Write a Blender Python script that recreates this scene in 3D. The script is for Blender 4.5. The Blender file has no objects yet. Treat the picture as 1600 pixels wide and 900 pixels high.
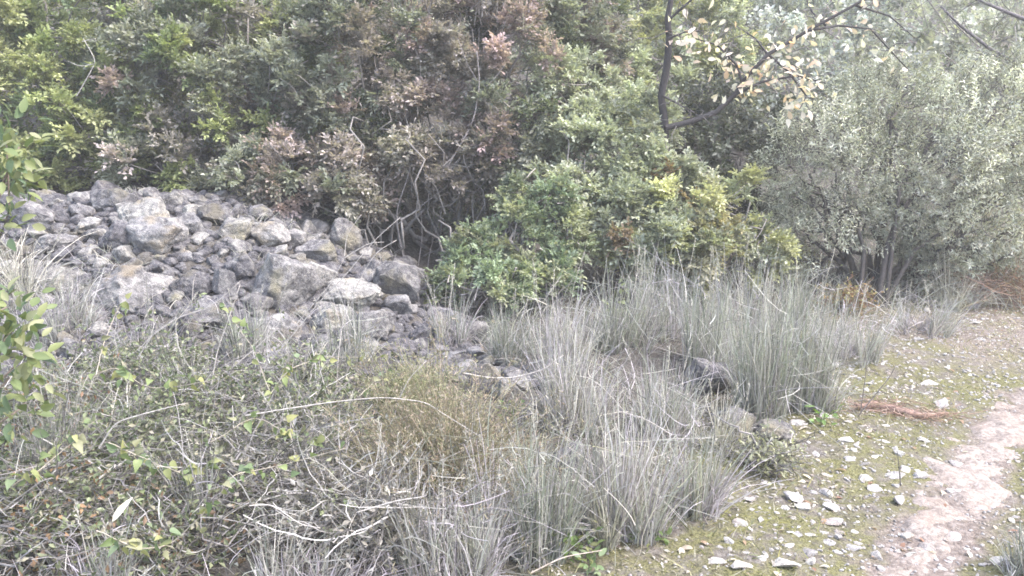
import bpy, math, random
import numpy as np
from mathutils import Matrix, Vector

rng = np.random.default_rng(11)
random.seed(11)
scene = bpy.context.scene
COL = scene.collection

# ------------------------------------------------------------------ camera
PITCH = math.radians(12.0)
EYE = np.array([0.0, 0.0, 1.55])
cam = bpy.data.cameras.new("camera")
cam.sensor_width = 36.0
cam.angle = math.radians(62.0)
cam.clip_start = 0.05
cam.clip_end = 400.0
cam_o = bpy.data.objects.new("camera", cam)
cam_o.location = EYE
cam_o.rotation_euler = (math.radians(90) - PITCH, 0, 0)
COL.objects.link(cam_o)
scene.camera = cam_o
FPX = 800.0 / math.tan(math.radians(31.0))

# ------------------------------------------------------------------ world, sun, exposure
SUN_EL, SUN_AZ = math.radians(54), math.radians(108)      # azimuth clockwise from +Y
world = bpy.data.worlds.new("World")
scene.world = world
world.use_nodes = True
wn = world.node_tree
sky = wn.nodes.new("ShaderNodeTexSky")
sky.sky_type = 'NISHITA'
sky.sun_disc = False
sky.sun_elevation = SUN_EL
sky.sun_rotation = SUN_AZ
sky.air_density = 1.0
sky.dust_density = 3.0
sky.ozone_density = 1.0
bg = wn.nodes["Background"]
bg.inputs["Strength"].default_value = 0.14
hsv = wn.nodes.new("ShaderNodeHueSaturation")          # overcast: a whiter sky than clear blue
hsv.inputs["Saturation"].default_value = 0.95
wn.links.new(sky.outputs[0], hsv.inputs["Color"])
wn.links.new(hsv.outputs[0], bg.inputs["Color"])
sun = bpy.data.lights.new("sun", 'SUN')
sun.energy = 1.35
sun.angle = math.radians(20)
sun.color = (1.0, 0.955, 0.935)
sun_o = bpy.data.objects.new("sun", sun)
sd = Vector((math.sin(SUN_AZ) * math.cos(SUN_EL), math.cos(SUN_AZ) * math.cos(SUN_EL), math.sin(SUN_EL)))
sun_o.rotation_euler = sd.to_track_quat('Z', 'Y').to_euler()
sun_o.location = (10, 10, 20)
COL.objects.link(sun_o)
scene.view_settings.view_transform = 'Standard'
scene.view_settings.look = 'None'
scene.view_settings.gamma = 1.0
scene.view_settings.exposure = 2.5
scene.render.engine = 'CYCLES'
scene.cycles.use_denoising = True
scene.cycles.denoising_prefilter = 'NONE'
scene.cycles.use_adaptive_sampling = False
scene.cycles.max_bounces = 6
scene.cycles.diffuse_bounces = 3
scene.cycles.transmission_bounces = 3
scene.cycles.glossy_bounces = 2
scene.cycles.volume_bounces = 1
scene.cycles.filter_width = 1.7

# ------------------------------------------------------------------ numbers
def nrm(v):
    return v / np.maximum(np.linalg.norm(v, axis=-1, keepdims=True), 1e-9)

def sst(a, b, x):
    t = np.clip((x - a) / (b - a), 0, 1)
    return t * t * (3 - 2 * t)

_perm = np.random.default_rng(3).permutation(512)
_val = np.random.default_rng(4).random(512) * 2 - 1
def _h(ix, iy, iz):
    a = _perm[ix & 511]
    a = _perm[(a + iy) & 511]
    a = _perm[(a + iz) & 511]
    return _val[a]
def n3(x, y, z):
    x, y, z = np.broadcast_arrays(np.asarray(x, float), np.asarray(y, float), np.asarray(z, float))
    ix, iy, iz = np.floor(x).astype(int), np.floor(y).astype(int), np.floor(z).astype(int)
    fx, fy, fz = x - ix, y - iy, z - iz
    fx, fy, fz = [f * f * (3 - 2 * f) for f in (fx, fy, fz)]
    r = 0
    for a in (0, 1):
        for b in (0, 1):
            for c in (0, 1):
                w = (fx if a else 1 - fx) * (fy if b else 1 - fy) * (fz if c else 1 - fz)
                r = r + w * _h(ix + a, iy + b, iz + c)
    return r
def np3(p, f, seed=0.0):
    return n3(p[..., 0] * f + seed, p[..., 1] * f + seed * 1.7, p[..., 2] * f - seed)

PATH_PTS = np.array([(0.5, 1.0), (0.90, 1.9), (1.35, 2.62), (1.90, 3.35), (2.60, 4.2), (3.5, 5.1), (4.7, 6.0), (6.2, 6.9), (8.5, 8.0)])
def path_dist(x, y):
    x = np.asarray(x, float); y = np.asarray(y, float)
    best = np.full(np.broadcast(x, y).shape, 1e9)
    for (ax, ay), (bx, by) in zip(PATH_PTS[:-1], PATH_PTS[1:]):
        dx, dy = bx - ax, by - ay
        t = np.clip(((x - ax) * dx + (y - ay) * dy) / (dx * dx + dy * dy), 0, 1)
        best = np.minimum(best, np.hypot(x - ax - t * dx, y - ay - t * dy))
    return best

def edge_s(x, y):                    # metres left of the line where the tall growth begins
    return (x - 0.1) * -0.83 + (y - 2.55) * 0.56

def H(x, y):
    x = np.asarray(x, float); y = np.asarray(y, float)
    h = 0.10 * sst(0, 0.9, edge_s(x, y))
    h = h + 0.71 * sst(-0.15, -2.4, x) * sst(4.0, 6.6, y)
    yy = np.maximum(0, y - 8.6)
    h = h + 0.33 * yy * yy / (yy + 2.0) + 0.03 * np.maximum(0, y - 6)
    h = h + 0.10 * np.maximum(0, x - 6.5) * sst(3, 9, y)
    h = h + 0.05 * n3(x * 0.7, y * 0.7, 1.5) + 0.022 * n3(x * 2.3, y * 2.3, 4.5)
    h = h + 0.010 * n3(x * 7.1, y * 7.1, 9.5)
    h = h - 0.025 * sst(0.5, 0.1, path_dist(x, y))
    return h

def ray(px, py):
    u, v = (px - 800) / FPX, (450 - py) / FPX
    cp, sp = math.cos(PITCH), math.sin(PITCH)
    return np.array([u, cp + v * sp, -sp + v * cp])
def at(px, py, Y):
    d = ray(px, py)
    return EYE + d * (Y / d[1])
def on_ground(px, py, lift=0.0):
    d = ray(px, py)
    t = np.linspace(1.0, 40, 8000)
    P = EYE + t[:, None] * d
    k = np.argmax(P[:, 2] <= H(P[:, 0], P[:, 1]) + lift)
    return P[k]

# ------------------------------------------------------------------ mesh building
class MB:
    def __init__(s):
        s.v, s.f, s.c, s.n = [], [], [], 0
    def add(s, V, F, C):
        V = np.asarray(V, float).reshape(-1, 3)
        C = np.broadcast_to(np.asarray(C, float), (len(V), 3))
        s.v.append(V); s.f.append(np.asarray(F, int).reshape(-1, 3) + s.n); s.c.append(C)
        s.n += len(V)
    def leaves(s, P, D, N, L, W, C, fold=0.22, curl=0.12):
        P, D, N = [np.asarray(a, float).reshape(-1, 3) for a in (P, D, N)]
        n = len(P)
        D = nrm(D); S = nrm(np.cross(D, N)); N = np.cross(S, D)
        L = np.broadcast_to(L, (n,))[:, None]; W = np.broadcast_to(W, (n,))[:, None]
        mid = P + D * L * 0.56
        V = np.stack([P, mid + S * W / 2 + N * fold * W, P + D * L - N * curl * L, mid - S * W / 2 + N * fold * W], 1)
        b = np.arange(n)[:, None] * 4
        F = np.concatenate([b + [[0, 1, 2]], b + [[0, 2, 3]]], 0)
        s.add(V, F, np.repeat(np.broadcast_to(C, (n, 3)), 4, 0))
    def ribbons(s, PTS, W, C, side=None):
        PTS = np.asarray(PTS, float); n, k = PTS.shape[:2]
        T = nrm(np.gradient(PTS, axis=1))
        if side is None:
            side = nrm(rng.normal(size=(n, 3)))
        S = nrm(np.cross(T, side[:, None, :]))
        W = np.broadcast_to(W, (n, k))[..., None]
        V = np.stack([PTS - S * W / 2, PTS + S * W / 2], 2)          # n,k,2,3
        b = (np.arange(n)[:, None] * k + np.arange(k - 1)[None]).ravel()[:, None] * 2
        F = np.concatenate([b + [[0, 1, 3]], b + [[0, 3, 2]]], 0)
        C = np.asarray(C, float)
        if C.ndim == 1: C = np.broadcast_to(C, (n, 3))
        s.add(V, F, np.repeat(C, k * 2, 0))
    def tubes(s, PTS, R, C, sides=5):
        PTS = np.asarray(PTS, float)
        if PTS.ndim == 2: PTS = PTS[None]
        n, k = PTS.shape[:2]
        R = np.broadcast_to(R, (n, k))[..., None, None]
        T = nrm(np.gradient(PTS, axis=1))
        ref = np.where(np.abs(T[..., 2:3]) > 0.9, [1.0, 0.0, 0.0], [0.0, 0.0, 1.0])
        A = nrm(np.cross(T, ref)); B = np.cross(T, A)
        a = np.arange(sides) / sides * 2 * np.pi
        ring = A[..., None, :] * np.cos(a)[:, None] + B[..., None, :] * np.sin(a)[:, None]
        V = PTS[..., None, :] + ring * R
        F = []
        b = (np.arange(n)[:, None] * k + np.arange(k - 1)[None]).ravel()[:, None] * sides
        for i in range(sides):
            j = (i + 1) % sides
            F += [b + [[i, j, sides + j]], b + [[i, sides + j, sides + i]]]
        e = (np.arange(n) * k + k - 1)[:, None] * sides
        for i in range(1, sides - 1):
            F.append(e + [[0, i, i + 1]])
        C = np.asarray(C, float)
        if C.ndim == 1: C = np.broadcast_to(C, (n, 3))
        s.add(V, np.concatenate(F, 0), np.repeat(C, k * sides, 0))
    def mesh(s, name, mat, off=(0, 0, 0), smooth=False):
        V = np.concatenate(s.v) - np.asarray(off); F = np.concatenate(s.f); C = np.concatenate(s.c)
        return raw_mesh(name, V, F, mat, C, smooth)

def raw_mesh(name, V, F, mat, C=None, smooth=False):
    me = bpy.data.meshes.new(name)
    F = np.asarray(F); k = F.shape[1]
    me.vertices.add(len(V)); me.vertices.foreach_set("co", np.asarray(V, np.float32).ravel())
    me.loops.add(len(F) * k); me.loops.foreach_set("vertex_index", F.astype(np.int32).ravel())
    me.polygons.add(len(F)); me.polygons.foreach_set("loop_start", np.arange(0, len(F) * k, k, dtype=np.int32))
    if smooth: me.polygons.foreach_set("use_smooth", np.ones(len(F), bool))
    me.update(calc_edges=True)
    if C is not None:
        at_ = me.color_attributes.new("tint", 'FLOAT_COLOR', 'POINT')
        at_.data.foreach_set("color", np.concatenate([C, np.ones((len(C), 1))], 1).astype(np.float32).ravel())
    me.materials.append(mat)
    return me

def tag(o, label=None, cat=None, group=None, kind=None):
    if label: o['label'] = label
    if cat: o['category'] = cat
    if group: o['group'] = group
    if kind: o['kind'] = kind
    return o
def obj(name, me, parent=None, loc=(0, 0, 0)):
    o = bpy.data.objects.new(name, me)
    o.location = loc
    COL.objects.link(o)
    if parent: o.parent = parent
    return o
def thing(name, label, cat, base, group=None):
    o = bpy.data.objects.new(name, None)
    o.empty_display_size = 0.1
    o.location = base
    COL.objects.link(o)
    return tag(o, label, cat, group)
def part(name, mb, mat, parent, smooth=False, kind=None):
    o = obj(name, mb.mesh(name, mat, parent.location, smooth), parent)
    if kind: o['kind'] = kind
    return o

# ------------------------------------------------------------------ materials
def new_mat(name):
    m = bpy.data.materials.new(name); m.use_nodes = True
    nt = m.node_tree; nt.nodes.clear()
    return m, nt, nt.nodes.new, nt.links.new
def noise(nt, vec, scale, detail=4, rough=0.6):
    n = nt.nodes.new("ShaderNodeTexNoise")
    n.inputs["Scale"].default_value = scale; n.inputs["Detail"].default_value = detail; n.inputs["Roughness"].default_value = rough
    if vec is not None: nt.links.new(vec, n.inputs["Vector"])
    return n.outputs["Fac"]
def ramp(nt, fac, stops):
    r = nt.nodes.new("ShaderNodeValToRGB")
    e = r.color_ramp.elements
    while len(e) < len(stops): e.new(0.5)
    for q, (p, c) in zip(e, stops):
        q.position = p; q.color = (*c, 1) if len(c) == 3 else c
    nt.links.new(fac, r.inputs["Fac"])
    return r.outputs["Color"]
def mix(nt, fac, a, b, mode='MIX'):
    m = nt.nodes.new("ShaderNodeMix"); m.data_type = 'RGBA'; m.blend_type = mode
    for sock, val in ((m.inputs[0], fac), (m.inputs[6], a), (m.inputs[7], b)):
        if isinstance(val, (int, float)): sock.default_value = val
        elif isinstance(val, tuple): sock.default_value = (*val, 1)
        else: nt.links.new(val, sock)
    return m.outputs[2]

def leaf_mat(name, trans=0.35, rough=0.5, spec=0.35):
    m, nt, N, Lk = new_mat(name)
    a = N("ShaderNodeAttribute"); a.attribute_name = "tint"
    tc = N("ShaderNodeTexCoord")
    f = noise(nt, tc.outputs["Object"], 60, 2)
    c = mix(nt, 1.0, a.outputs["Color"], ramp(nt, f, [(0.3, (0.82, 0.82, 0.82)), (0.7, (1.12, 1.12, 1.12))]), 'MULTIPLY')
    p = N("ShaderNodeBsdfPrincipled"); p.inputs["Roughness"].default_value = rough
    p.inputs["Specular IOR Level"].default_value = spec
    t = N("ShaderNodeBsdfTranslucent")
    tcol = mix(nt, 1.0, c, (1.1, 1.15, 0.7), 'MULTIPLY')
    Lk(c, p.inputs["Base Color"]); Lk(tcol, t.inputs["Color"])
    ms = N("ShaderNodeMixShader"); ms.inputs[0].default_value = trans
    Lk(p.outputs[0], ms.inputs[1]); Lk(t.outputs[0], ms.inputs[2])
    o = N("ShaderNodeOutputMaterial"); Lk(ms.outputs[0], o.inputs["Surface"])
    return m
def bark_mat(name):
    m, nt, N, Lk = new_mat(name)
    a = N("ShaderNodeAttribute"); a.attribute_name = "tint"
    tc = N("ShaderNodeTexCoord")
    f = noise(nt, tc.outputs["Object"], 45, 5)
    c = mix(nt, 1.0, a.outputs["Color"], ramp(nt, f, [(0.3, (0.6, 0.6, 0.6)), (0.7, (1.4, 1.38, 1.35))]), 'MULTIPLY')
    p = N("ShaderNodeBsdfPrincipled"); p.inputs["Roughness"].default_value = 0.85
    Lk(c, p.inputs["Base Color"])
    b = N("ShaderNodeBump"); b.inputs["Strength"].default_value = 0.6; b.inputs["Distance"].default_value = 0.01
    Lk(f, b.inputs["Height"]); Lk(b.outputs[0], p.inputs["Normal"])
    o = N("ShaderNodeOutputMaterial"); Lk(p.outputs[0], o.inputs["Surface"])
    return m
def stone_mat(name, dark, mid, pale, stain, lichen_amount=0.5):
    m, nt, N, Lk = new_mat(name)
    tc = N("ShaderNodeTexCoord"); oi = N("ShaderNodeObjectInfo")
    ad = N("ShaderNodeVectorMath"); ad.operation = 'MULTIPLY_ADD'
    Lk(oi.outputs["Random"], ad.inputs[0]); ad.inputs[1].default_value = (37, 61, 13); Lk(tc.outputs["Object"], ad.inputs[2])
    geo = N("ShaderNodeNewGeometry")
    V = geo.outputs["Position"]
    f1 = noise(nt, V, 11, 8, 0.75); f2 = noise(nt, V, 34, 6, 0.75); f3 = noise(nt, V, 4.2, 3, 0.5); f4 = noise(nt, V, 75, 3, 0.6)
    c = ramp(nt, f1, [(0.32, dark), (0.5, mid), (0.68, pale)])
    c = mix(nt, ramp(nt, f2, [(0.50, (0, 0, 0)), (0.62, (lichen_amount,) * 3)]), c, pale)
    c = mix(nt, ramp(nt, f3, [(0.56, (0, 0, 0)), (0.68, (0.75,) * 3)]), c, stain)
    c = mix(nt, ramp(nt, f4, [(0.28, (0.7,) * 3), (0.42, (0, 0, 0))]), c, dark)
    v = ramp(nt, oi.outputs["Random"], [(0.0, (0.80, 0.79, 0.82)), (0.5, (1.0, 0.98, 1.0)), (1.0, (1.18, 1.16, 1.10))])
    c = mix(nt, 1.0, c, v, 'MULTIPLY')
    p = N("ShaderNodeBsdfPrincipled"); p.inputs["Roughness"].default_value = 0.9
    p.inputs["Specular IOR Level"].default_value = 0.2
    Lk(c, p.inputs["Base Color"])
    b = N("ShaderNodeBump"); b.inputs["Strength"].default_value = 1.0; b.inputs["Distance"].default_value = 0.035
    Lk(f2, b.inputs["Height"]); Lk(b.outputs[0], p.inputs["Normal"])
    o = N("ShaderNodeOutputMaterial"); Lk(p.outputs[0], o.inputs["Surface"])
    return m

M_LEAF = leaf_mat("shrub_leaf")
M_OLIVE = leaf_mat("silvery_leaf", 0.3, 0.4, 0.5)
M_GRASS = leaf_mat("grass_blade", 0.3, 0.7, 0.2)
M_DRYLEAF = leaf_mat("dry_leaf", 0.4, 0.7, 0.2)
M_BARK = bark_mat("bark")
M_STONE = stone_mat("heap_stone", (0.055, 0.053, 0.056), (0.19, 0.185, 0.188), (0.43, 0.417, 0.385), (0.25, 0.23, 0.15))
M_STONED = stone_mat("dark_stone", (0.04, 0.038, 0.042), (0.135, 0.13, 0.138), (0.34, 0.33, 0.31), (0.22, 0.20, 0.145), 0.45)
M_STONEP = stone_mat("pale_stone", (0.085, 0.082, 0.085), (0.24, 0.234, 0.234), (0.47, 0.458, 0.42), (0.30, 0.25, 0.17), 0.6)
M_PEBBLE = stone_mat("path_stone", (0.30, 0.28, 0.26), (0.50, 0.475, 0.45), (0.70, 0.68, 0.65), (0.44, 0.37, 0.31), 0.6)

def ground_mat():
    m, nt, N, Lk = new_mat("hillside_ground")
    a = N("ShaderNodeAttribute"); a.attribute_name = "tint"     # r: under growth, g: open verge
    sx = N("ShaderNodeSeparateColor"); Lk(a.outputs["Color"], sx.inputs[0])
    tc = N("ShaderNodeTexCoord"); V = tc.outputs["Object"]
    f1 = noise(nt, V, 1.6, 5); f2 = noise(nt, V, 9, 6, 0.7); f3 = noise(nt, V, 38, 5, 0.7); f4 = noise(nt, V, 110, 3, 0.6); f5 = noise(nt, V, 3.6, 5, 0.65)
    soil = ramp(nt, f3, [(0.3, (0.07, 0.06, 0.05)), (0.55, (0.155, 0.138, 0.122)), (0.75, (0.30, 0.28, 0.262))])
    moss = ramp(nt, f4, [(0.3, (0.045, 0.045, 0.02)), (0.5, (0.135, 0.13, 0.058)), (0.72, (0.235, 0.225, 0.12))])
    litter = ramp(nt, f3, [(0.3, (0.035, 0.03, 0.028)), (0.55, (0.10, 0.09, 0.08)), (0.8, (0.23, 0.215, 0.20))])
    mm = mix(nt, 0.5, f5, f2)
    open_ = mix(nt, ramp(nt, mm, [(0.42, (0, 0, 0)), (0.53, (1, 1, 1))]), soil, moss)
    open_ = mix(nt, ramp(nt, f2, [(0.54, (0, 0, 0)), (0.66, (0.85,) * 3)]), open_, litter)
    c = mix(nt, sx.outputs[0], open_, litter)
    dirt = ramp(nt, f3, [(0.28, (0.09, 0.07, 0.06)), (0.5, (0.19, 0.157, 0.138)), (0.72, (0.33, 0.29, 0.265))])
    c = mix(nt, sx.outputs[2], c, dirt)
    p = N("ShaderNodeBsdfPrincipled"); p.inputs["Roughness"].default_value = 0.95; p.inputs["Specular IOR Level"].default_value = 0.15
    Lk(c, p.inputs["Base Color"])
    b = N("ShaderNodeBump"); b.inputs["Strength"].default_value = 1.0; b.inputs["Distance"].default_value = 0.025
    Lk(mix(nt, 0.4, f3, f4), b.inputs["Height"]); Lk(b.outputs[0], p.inputs["Normal"])
    o = N("ShaderNodeOutputMaterial"); Lk(p.outputs[0], o.inputs["Surface"])
    return m
def path_mat():
    m, nt, N, Lk = new_mat("trodden_dirt")
    tc = N("ShaderNodeTexCoord"); V = tc.outputs["Object"]
    f1 = noise(nt, V, 4, 5); f3 = noise(nt, V, 45, 5, 0.7); f4 = noise(nt, V, 130, 3, 0.6)
    c = ramp(nt, f3, [(0.28, (0.115, 0.095, 0.082)), (0.5, (0.25, 0.212, 0.187)), (0.72, (0.40, 0.355, 0.325))])
    c = mix(nt, ramp(nt, f1, [(0.5, (0, 0, 0)), (0.7, (0.5,) * 3)]), c, (0.22, 0.17, 0.14))
    p = N("ShaderNodeBsdfPrincipled"); p.inputs["Roughness"].default_value = 0.95; p.inputs["Specular IOR Level"].default_value = 0.15
    Lk(c, p.inputs["Base Color"])
    b = N("ShaderNodeBump"); b.inputs["Strength"].default_value = 0.9; b.inputs["Distance"].default_value = 0.015
    Lk(mix(nt, 0.5, f3, f4), b.inputs["Height"]); Lk(b.outputs[0], p.inputs["Normal"])
    o = N("ShaderNodeOutputMaterial"); Lk(p.outputs[0], o.inputs["Surface"])
    return m

# ------------------------------------------------------------------ ground and path
def axis(fine0, fine1, step, lo, hi):
    a = list(np.arange(fine0, fine1, step)); s = step
    x = a[-1]
    while x < hi: s = min(s * 1.15, 2.5); x += s; a.append(x)
    s = step; x = a[0]; pre = []
    while x > lo: s = min(s * 1.15, 2.5); x -= s; pre.append(x)
    return np.array(pre[::-1] + a)
gx = axis(-4.5, 5.0, 0.035, -60, 60); gy = axis(1.2, 8.0, 0.035, -30, 90)
GX, GY = np.meshgrid(gx, gy)
GZ = H(GX, GY)
V = np.stack([GX, GY, GZ], -1).reshape(-1, 3)
ny, nx = GX.shape
q = (np.arange(ny - 1)[:, None] * nx + np.arange(nx - 1)[None]).ravel()[:, None]
F = q + [[0, 1, nx + 1, nx]]
under = sst(-0.25, 0.35, edge_s(GX, GY) + 0.25 * n3(GX * 3, GY * 3, 2.2)).ravel()
under = np.maximum(under, .6 * sst(0.75, 1.5, path_dist(GX, GY)).ravel() * (edge_s(GX, GY).ravel() < -1))
near = (sst(.19, .07, path_dist(GX, GY) + .08 * n3(GX * 6, GY * 6, 1.1) + .07 * n3(GX * 16, GY * 16, 4.1))).ravel()
OB = on_ground(1570, 515)
near = np.maximum(near, .85 * sst(1.1, .25, np.hypot((GX - OB[0]) / 1.3, GY - OB[1]) + .35 * n3(GX * 4, GY * 4, 8.8)).ravel())
gcol = np.stack([under, 1 - under, near], -1)
tag(obj("ground", raw_mesh("ground", V, F, ground_mat(), gcol, True)), kind='structure')

ts = np.linspace(0, len(PATH_PTS) - 1.001, 420)
i0 = ts.astype(int); fr = (ts - i0)[:, None]
PC = PATH_PTS[i0] * (1 - fr) + PATH_PTS[i0 + 1] * fr
for _ in range(30): PC[1:-1] = (PC[:-2] + PC[2:] + 2 * PC[1:-1]) / 4
PT = nrm(np.gradient(PC, axis=0)); PN = np.stack([-PT[:, 1], PT[:, 0]], -1)
cs = np.linspace(-1, 1, 25)
hw = 0.14 - 0.02 * np.clip(ts / 5, 0, 1) + 0.04 * n3(ts * 3, 0, 0)
PX = PC[:, None, 0] + PN[:, None, 0] * cs[None] * hw[:, None] * 1.35
PY = PC[:, None, 1] + PN[:, None, 1] * cs[None] * hw[:, None] * 1.35
prof = 0.010 - 0.034 * np.abs(cs[None]) ** 2.0 + 0.020 * n3(PX * 9, PY * 9, 0.3) + 0.014 * n3(PX * 19, PY * 19, 7.3) + 0.006 * n3(PX * 30, PY * 30, 0.3)
PZ = H(PX, PY) + prof
V = np.stack([PX, PY, PZ], -1).reshape(-1, 3)
q = (np.arange(419)[:, None] * 25 + np.arange(24)[None]).ravel()[:, None]
tag(obj("path", raw_mesh("path", V, q + [[0, 1, 26, 25]], path_mat(), None, True)), kind='structure')

# ------------------------------------------------------------------ stones
def ico(sub):
    t = (1 + 5 ** 0.5) / 2
    v = [(-1, t, 0), (1, t, 0), (-1, -t, 0), (1, -t, 0), (0, -1, t), (0, 1, t), (0, -1, -t), (0, 1, -t), (t, 0, -1), (t, 0, 1), (-t, 0, -1), (-t, 0, 1)]
    f = [(0, 11, 5), (0, 5, 1), (0, 1, 7), (0, 7, 10), (0, 10, 11), (1, 5, 9), (5, 11, 4), (11, 10, 2), (10, 7, 6), (7, 1, 8), (3, 9, 4), (3, 4, 2), (3, 2, 6), (3, 6, 8), (3, 8, 9), (4, 9, 5), (2, 4, 11), (6, 2, 10), (8, 6, 7), (9, 8, 1)]
    v = [np.array(a) / np.linalg.norm(a) for a in v]
    for _ in range(sub):
        cache, nf = {}, []
        def mid(a, b):
            k = (min(a, b), max(a, b))
            if k not in cache:
                m = v[a] + v[b]; v.append(m / np.linalg.norm(m)); cache[k] = len(v) - 1
            return cache[k]
        for a, b, c in f:
            ab, bc, ca = mid(a, b), mid(b, c), mid(c, a)
            nf += [(a, ab, ca), (b, bc, ab), (c, ca, bc), (ab, bc, ca)]
        f = nf
    return np.array(v), np.array(f)
ICO = {k: ico(k) for k in (1, 2, 3, 4)}
def rock_verts(sub, r, cuts=9, rough=0.05, lo=0.5):
    v = ICO[sub][0].copy()
    for _ in range(cuts):
        n = nrm(r.normal(size=3)); d = r.uniform(lo, 0.85)
        e = v @ n - d
        v = v - np.maximum(0, e)[:, None] * n * 0.97
    s = r.uniform(0, 50)
    k = np3(v, 2.3, s) * rough * 1.6 + np3(v, 6.0, s) * rough + np3(v, 13.0, s) * rough * 0.6 + np3(v, 27.0, s) * rough * 0.35
    v = v * (1 + k)[:, None]
    lo_, hi_ = v.min(0), v.max(0)
    return (v - (lo_ + hi_) / 2) / (hi_ - lo_) * 2          # fills -1..1
def rock_mesh(sub, r, mat, **k):
    return raw_mesh("stone", rock_verts(sub, r, **k), ICO[sub][1], mat, None, True)

placed = []     # (x, y, radius)
# px, py (centre), w, h, material, lift of centre (in half heights), name, label
BOULDERS = [
 (45, 340, 62, 40, 'n', .55, 'boulder', 'pale split boulder with dark undercut at the far left of the heap'),
 (173, 315, 56, 32, 'n', .55, 'boulder', 'pointed grey stone forming the highest peak of the rubble heap'),
 (221, 337, 70, 44, 'p', .6, 'boulder', 'pale boulder with rusty notch, upper of the two biggest on the crest'),
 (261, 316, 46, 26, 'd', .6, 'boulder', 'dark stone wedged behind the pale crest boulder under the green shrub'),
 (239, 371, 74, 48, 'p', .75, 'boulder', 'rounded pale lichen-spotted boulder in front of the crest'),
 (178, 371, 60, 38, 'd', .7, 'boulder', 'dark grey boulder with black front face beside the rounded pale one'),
 (331, 337, 42, 30, 'd', .65, 'boulder', 'purplish dark angular stone below the shrub overhang'),
 (365, 361, 50, 32, 'n', .6, 'boulder', 'grey brown stone next to the pale double-topped block'),
 (413, 368, 62, 38, 'p', .75, 'boulder', 'pale double-topped block on the crest under reddish leaves'),
 (375, 420, 46, 42, 'd', .7, 'boulder', 'dark tilted stone with one pale edge in the heap middle'),
 (441, 447, 92, 78, 'n', .55, 'boulder', 'big lavender grey boulder in the middle of the heap'),
 (195, 453, 104, 58, 'p', .4, 'boulder', 'large flat pale slab low in the heap above dry grass'),
 (540, 373, 42, 52, 'd', .75, 'boulder', 'upright dark mottled boulder at the edge of the dark thicket'),
 (495, 396, 54, 36, 'n', .6, 'boulder', 'light grey wedge stone left of the upright mottled boulder'),
 (619, 447, 76, 62, 'd', .6, 'boulder', 'mottled dark boulder at the right foot of the heap by bare stems'),
 (585, 421, 26, 25, 'p', .8, 'boulder', 'small round pale stone just above the mottled foot boulder'),
 (490, 437, 62, 46, 'p', .5, 'boulder', 'pale tilted stone touching the big lavender boulder'),
 (330, 493, 74, 44, 'd', .5, 'boulder', 'bluish grey slab with dark gap below it near yellow leaves'),
 (298, 447, 58, 38, 'd', .5, 'boulder', 'broad blue grey stone beside the upright narrow one'),
 (350, 446, 32, 46, 'n', .7, 'boulder', 'narrow upright grey stone leaning between two slabs'),
 (545, 468, 76, 36, 'p', .5, 'boulder', 'long pale slab lying across the lower right of the heap'),
 (578, 512, 66, 50, 'n', .45, 'boulder', 'whitish boulder behind the tall grey grass on the lower heap'),
 (430, 518, 62, 42, 'p', .45, 'boulder', 'pale low boulder partly behind thin dry grass'),
 (515, 500, 60, 40, 'p', .45, 'boulder', 'pale stone below the long slab'),
 (660, 522, 54, 32, 'd', .5, 'boulder', 'flat dark stone at the bottom right of the heap'),
 (620, 552, 58, 32, 'd', .5, 'boulder', 'purplish low rock at the foot of the heap above the wiry bush'),
 (792, 612, 40, 34, 'n', .5, 'boulder', 'grey stone at the mouth of the dark hollow under the grass'),
 (758, 600, 46, 50, 'd', .3, 'boulder', 'rock in the hollow among the grass, its shade put into black stone'),  # dark stone material stands in for the shade of the hollow
 (1112, 592, 66, 46, 'd', .6, 'boulder', 'lavender grey rock half hidden in the tall grass'),
 (1150, 668, 60, 48, 'n', .5, 'boulder', 'white-speckled grey rock at the edge of the grass and verge'),
 (1212, 678, 54, 26, 'd', .5, 'boulder', 'low dark slab on moss where grass meets the open verge'),
 (892, 718, 44, 44, 'n', .6, 'boulder', 'grey rock with white top between two foreground grass clumps'),
 (292, 512, 34, 42, 'd', .6, 'boulder', 'dark stone behind the yellow leaved vine'),
 (85, 385, 50, 28, 'n', .5, 'boulder', 'low grey stone below the split boulder at far left'),
 (90, 440, 80, 36, 'n', .3, 'boulder', 'grey slab sunk in dry grass at the far left of the heap'),
 (290, 355, 44, 34, 'p', .6, 'boulder', 'pale stone to the side of the rounded lichen-spotted boulder'),
 (700, 500, 46, 30, 'n', .5, 'boulder', 'pale stone in the last row before the green bush'),
 (455, 375, 36, 26, 'n', .6, 'boulder', 'small grey stone between the pale block and the thicket'),
]
MATS = {'n': M_STONE, 'd': M_STONED, 'p': M_STONEP}
for k, (px, py, w, h, mk, lift, name, label) in enumerate(BOULDERS):
    P = on_ground(px, py + h * (0.5 - 0.25 * (1 - lift)), 0.0)
    d = np.linalg.norm(P - EYE)
    hw_, hh_ = w / FPX * d / 2, h / FPX * d / 2
    r = np.random.default_rng(100 + k)
    o = obj(name, rock_mesh(4, r, MATS[mk], cuts=11, rough=0.07))
    c = at(px, py, P[1])
    o.location = (c[0], P[1] + hw_ * 0.35, c[2] - hh_ * 0.1)
    o.scale = (hw_ * 1.17, hw_ * r.uniform(0.85, 1.15), hh_ * 1.32)
    o.rotation_euler = (r.uniform(-.12, .12), r.uniform(-.15, .15), r.uniform(-.3, .3))
    tag(o, label, 'boulder')
    placed.append((c[0], P[1] + hw_ * 0.35, max(hw_, 0.05)))

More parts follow.
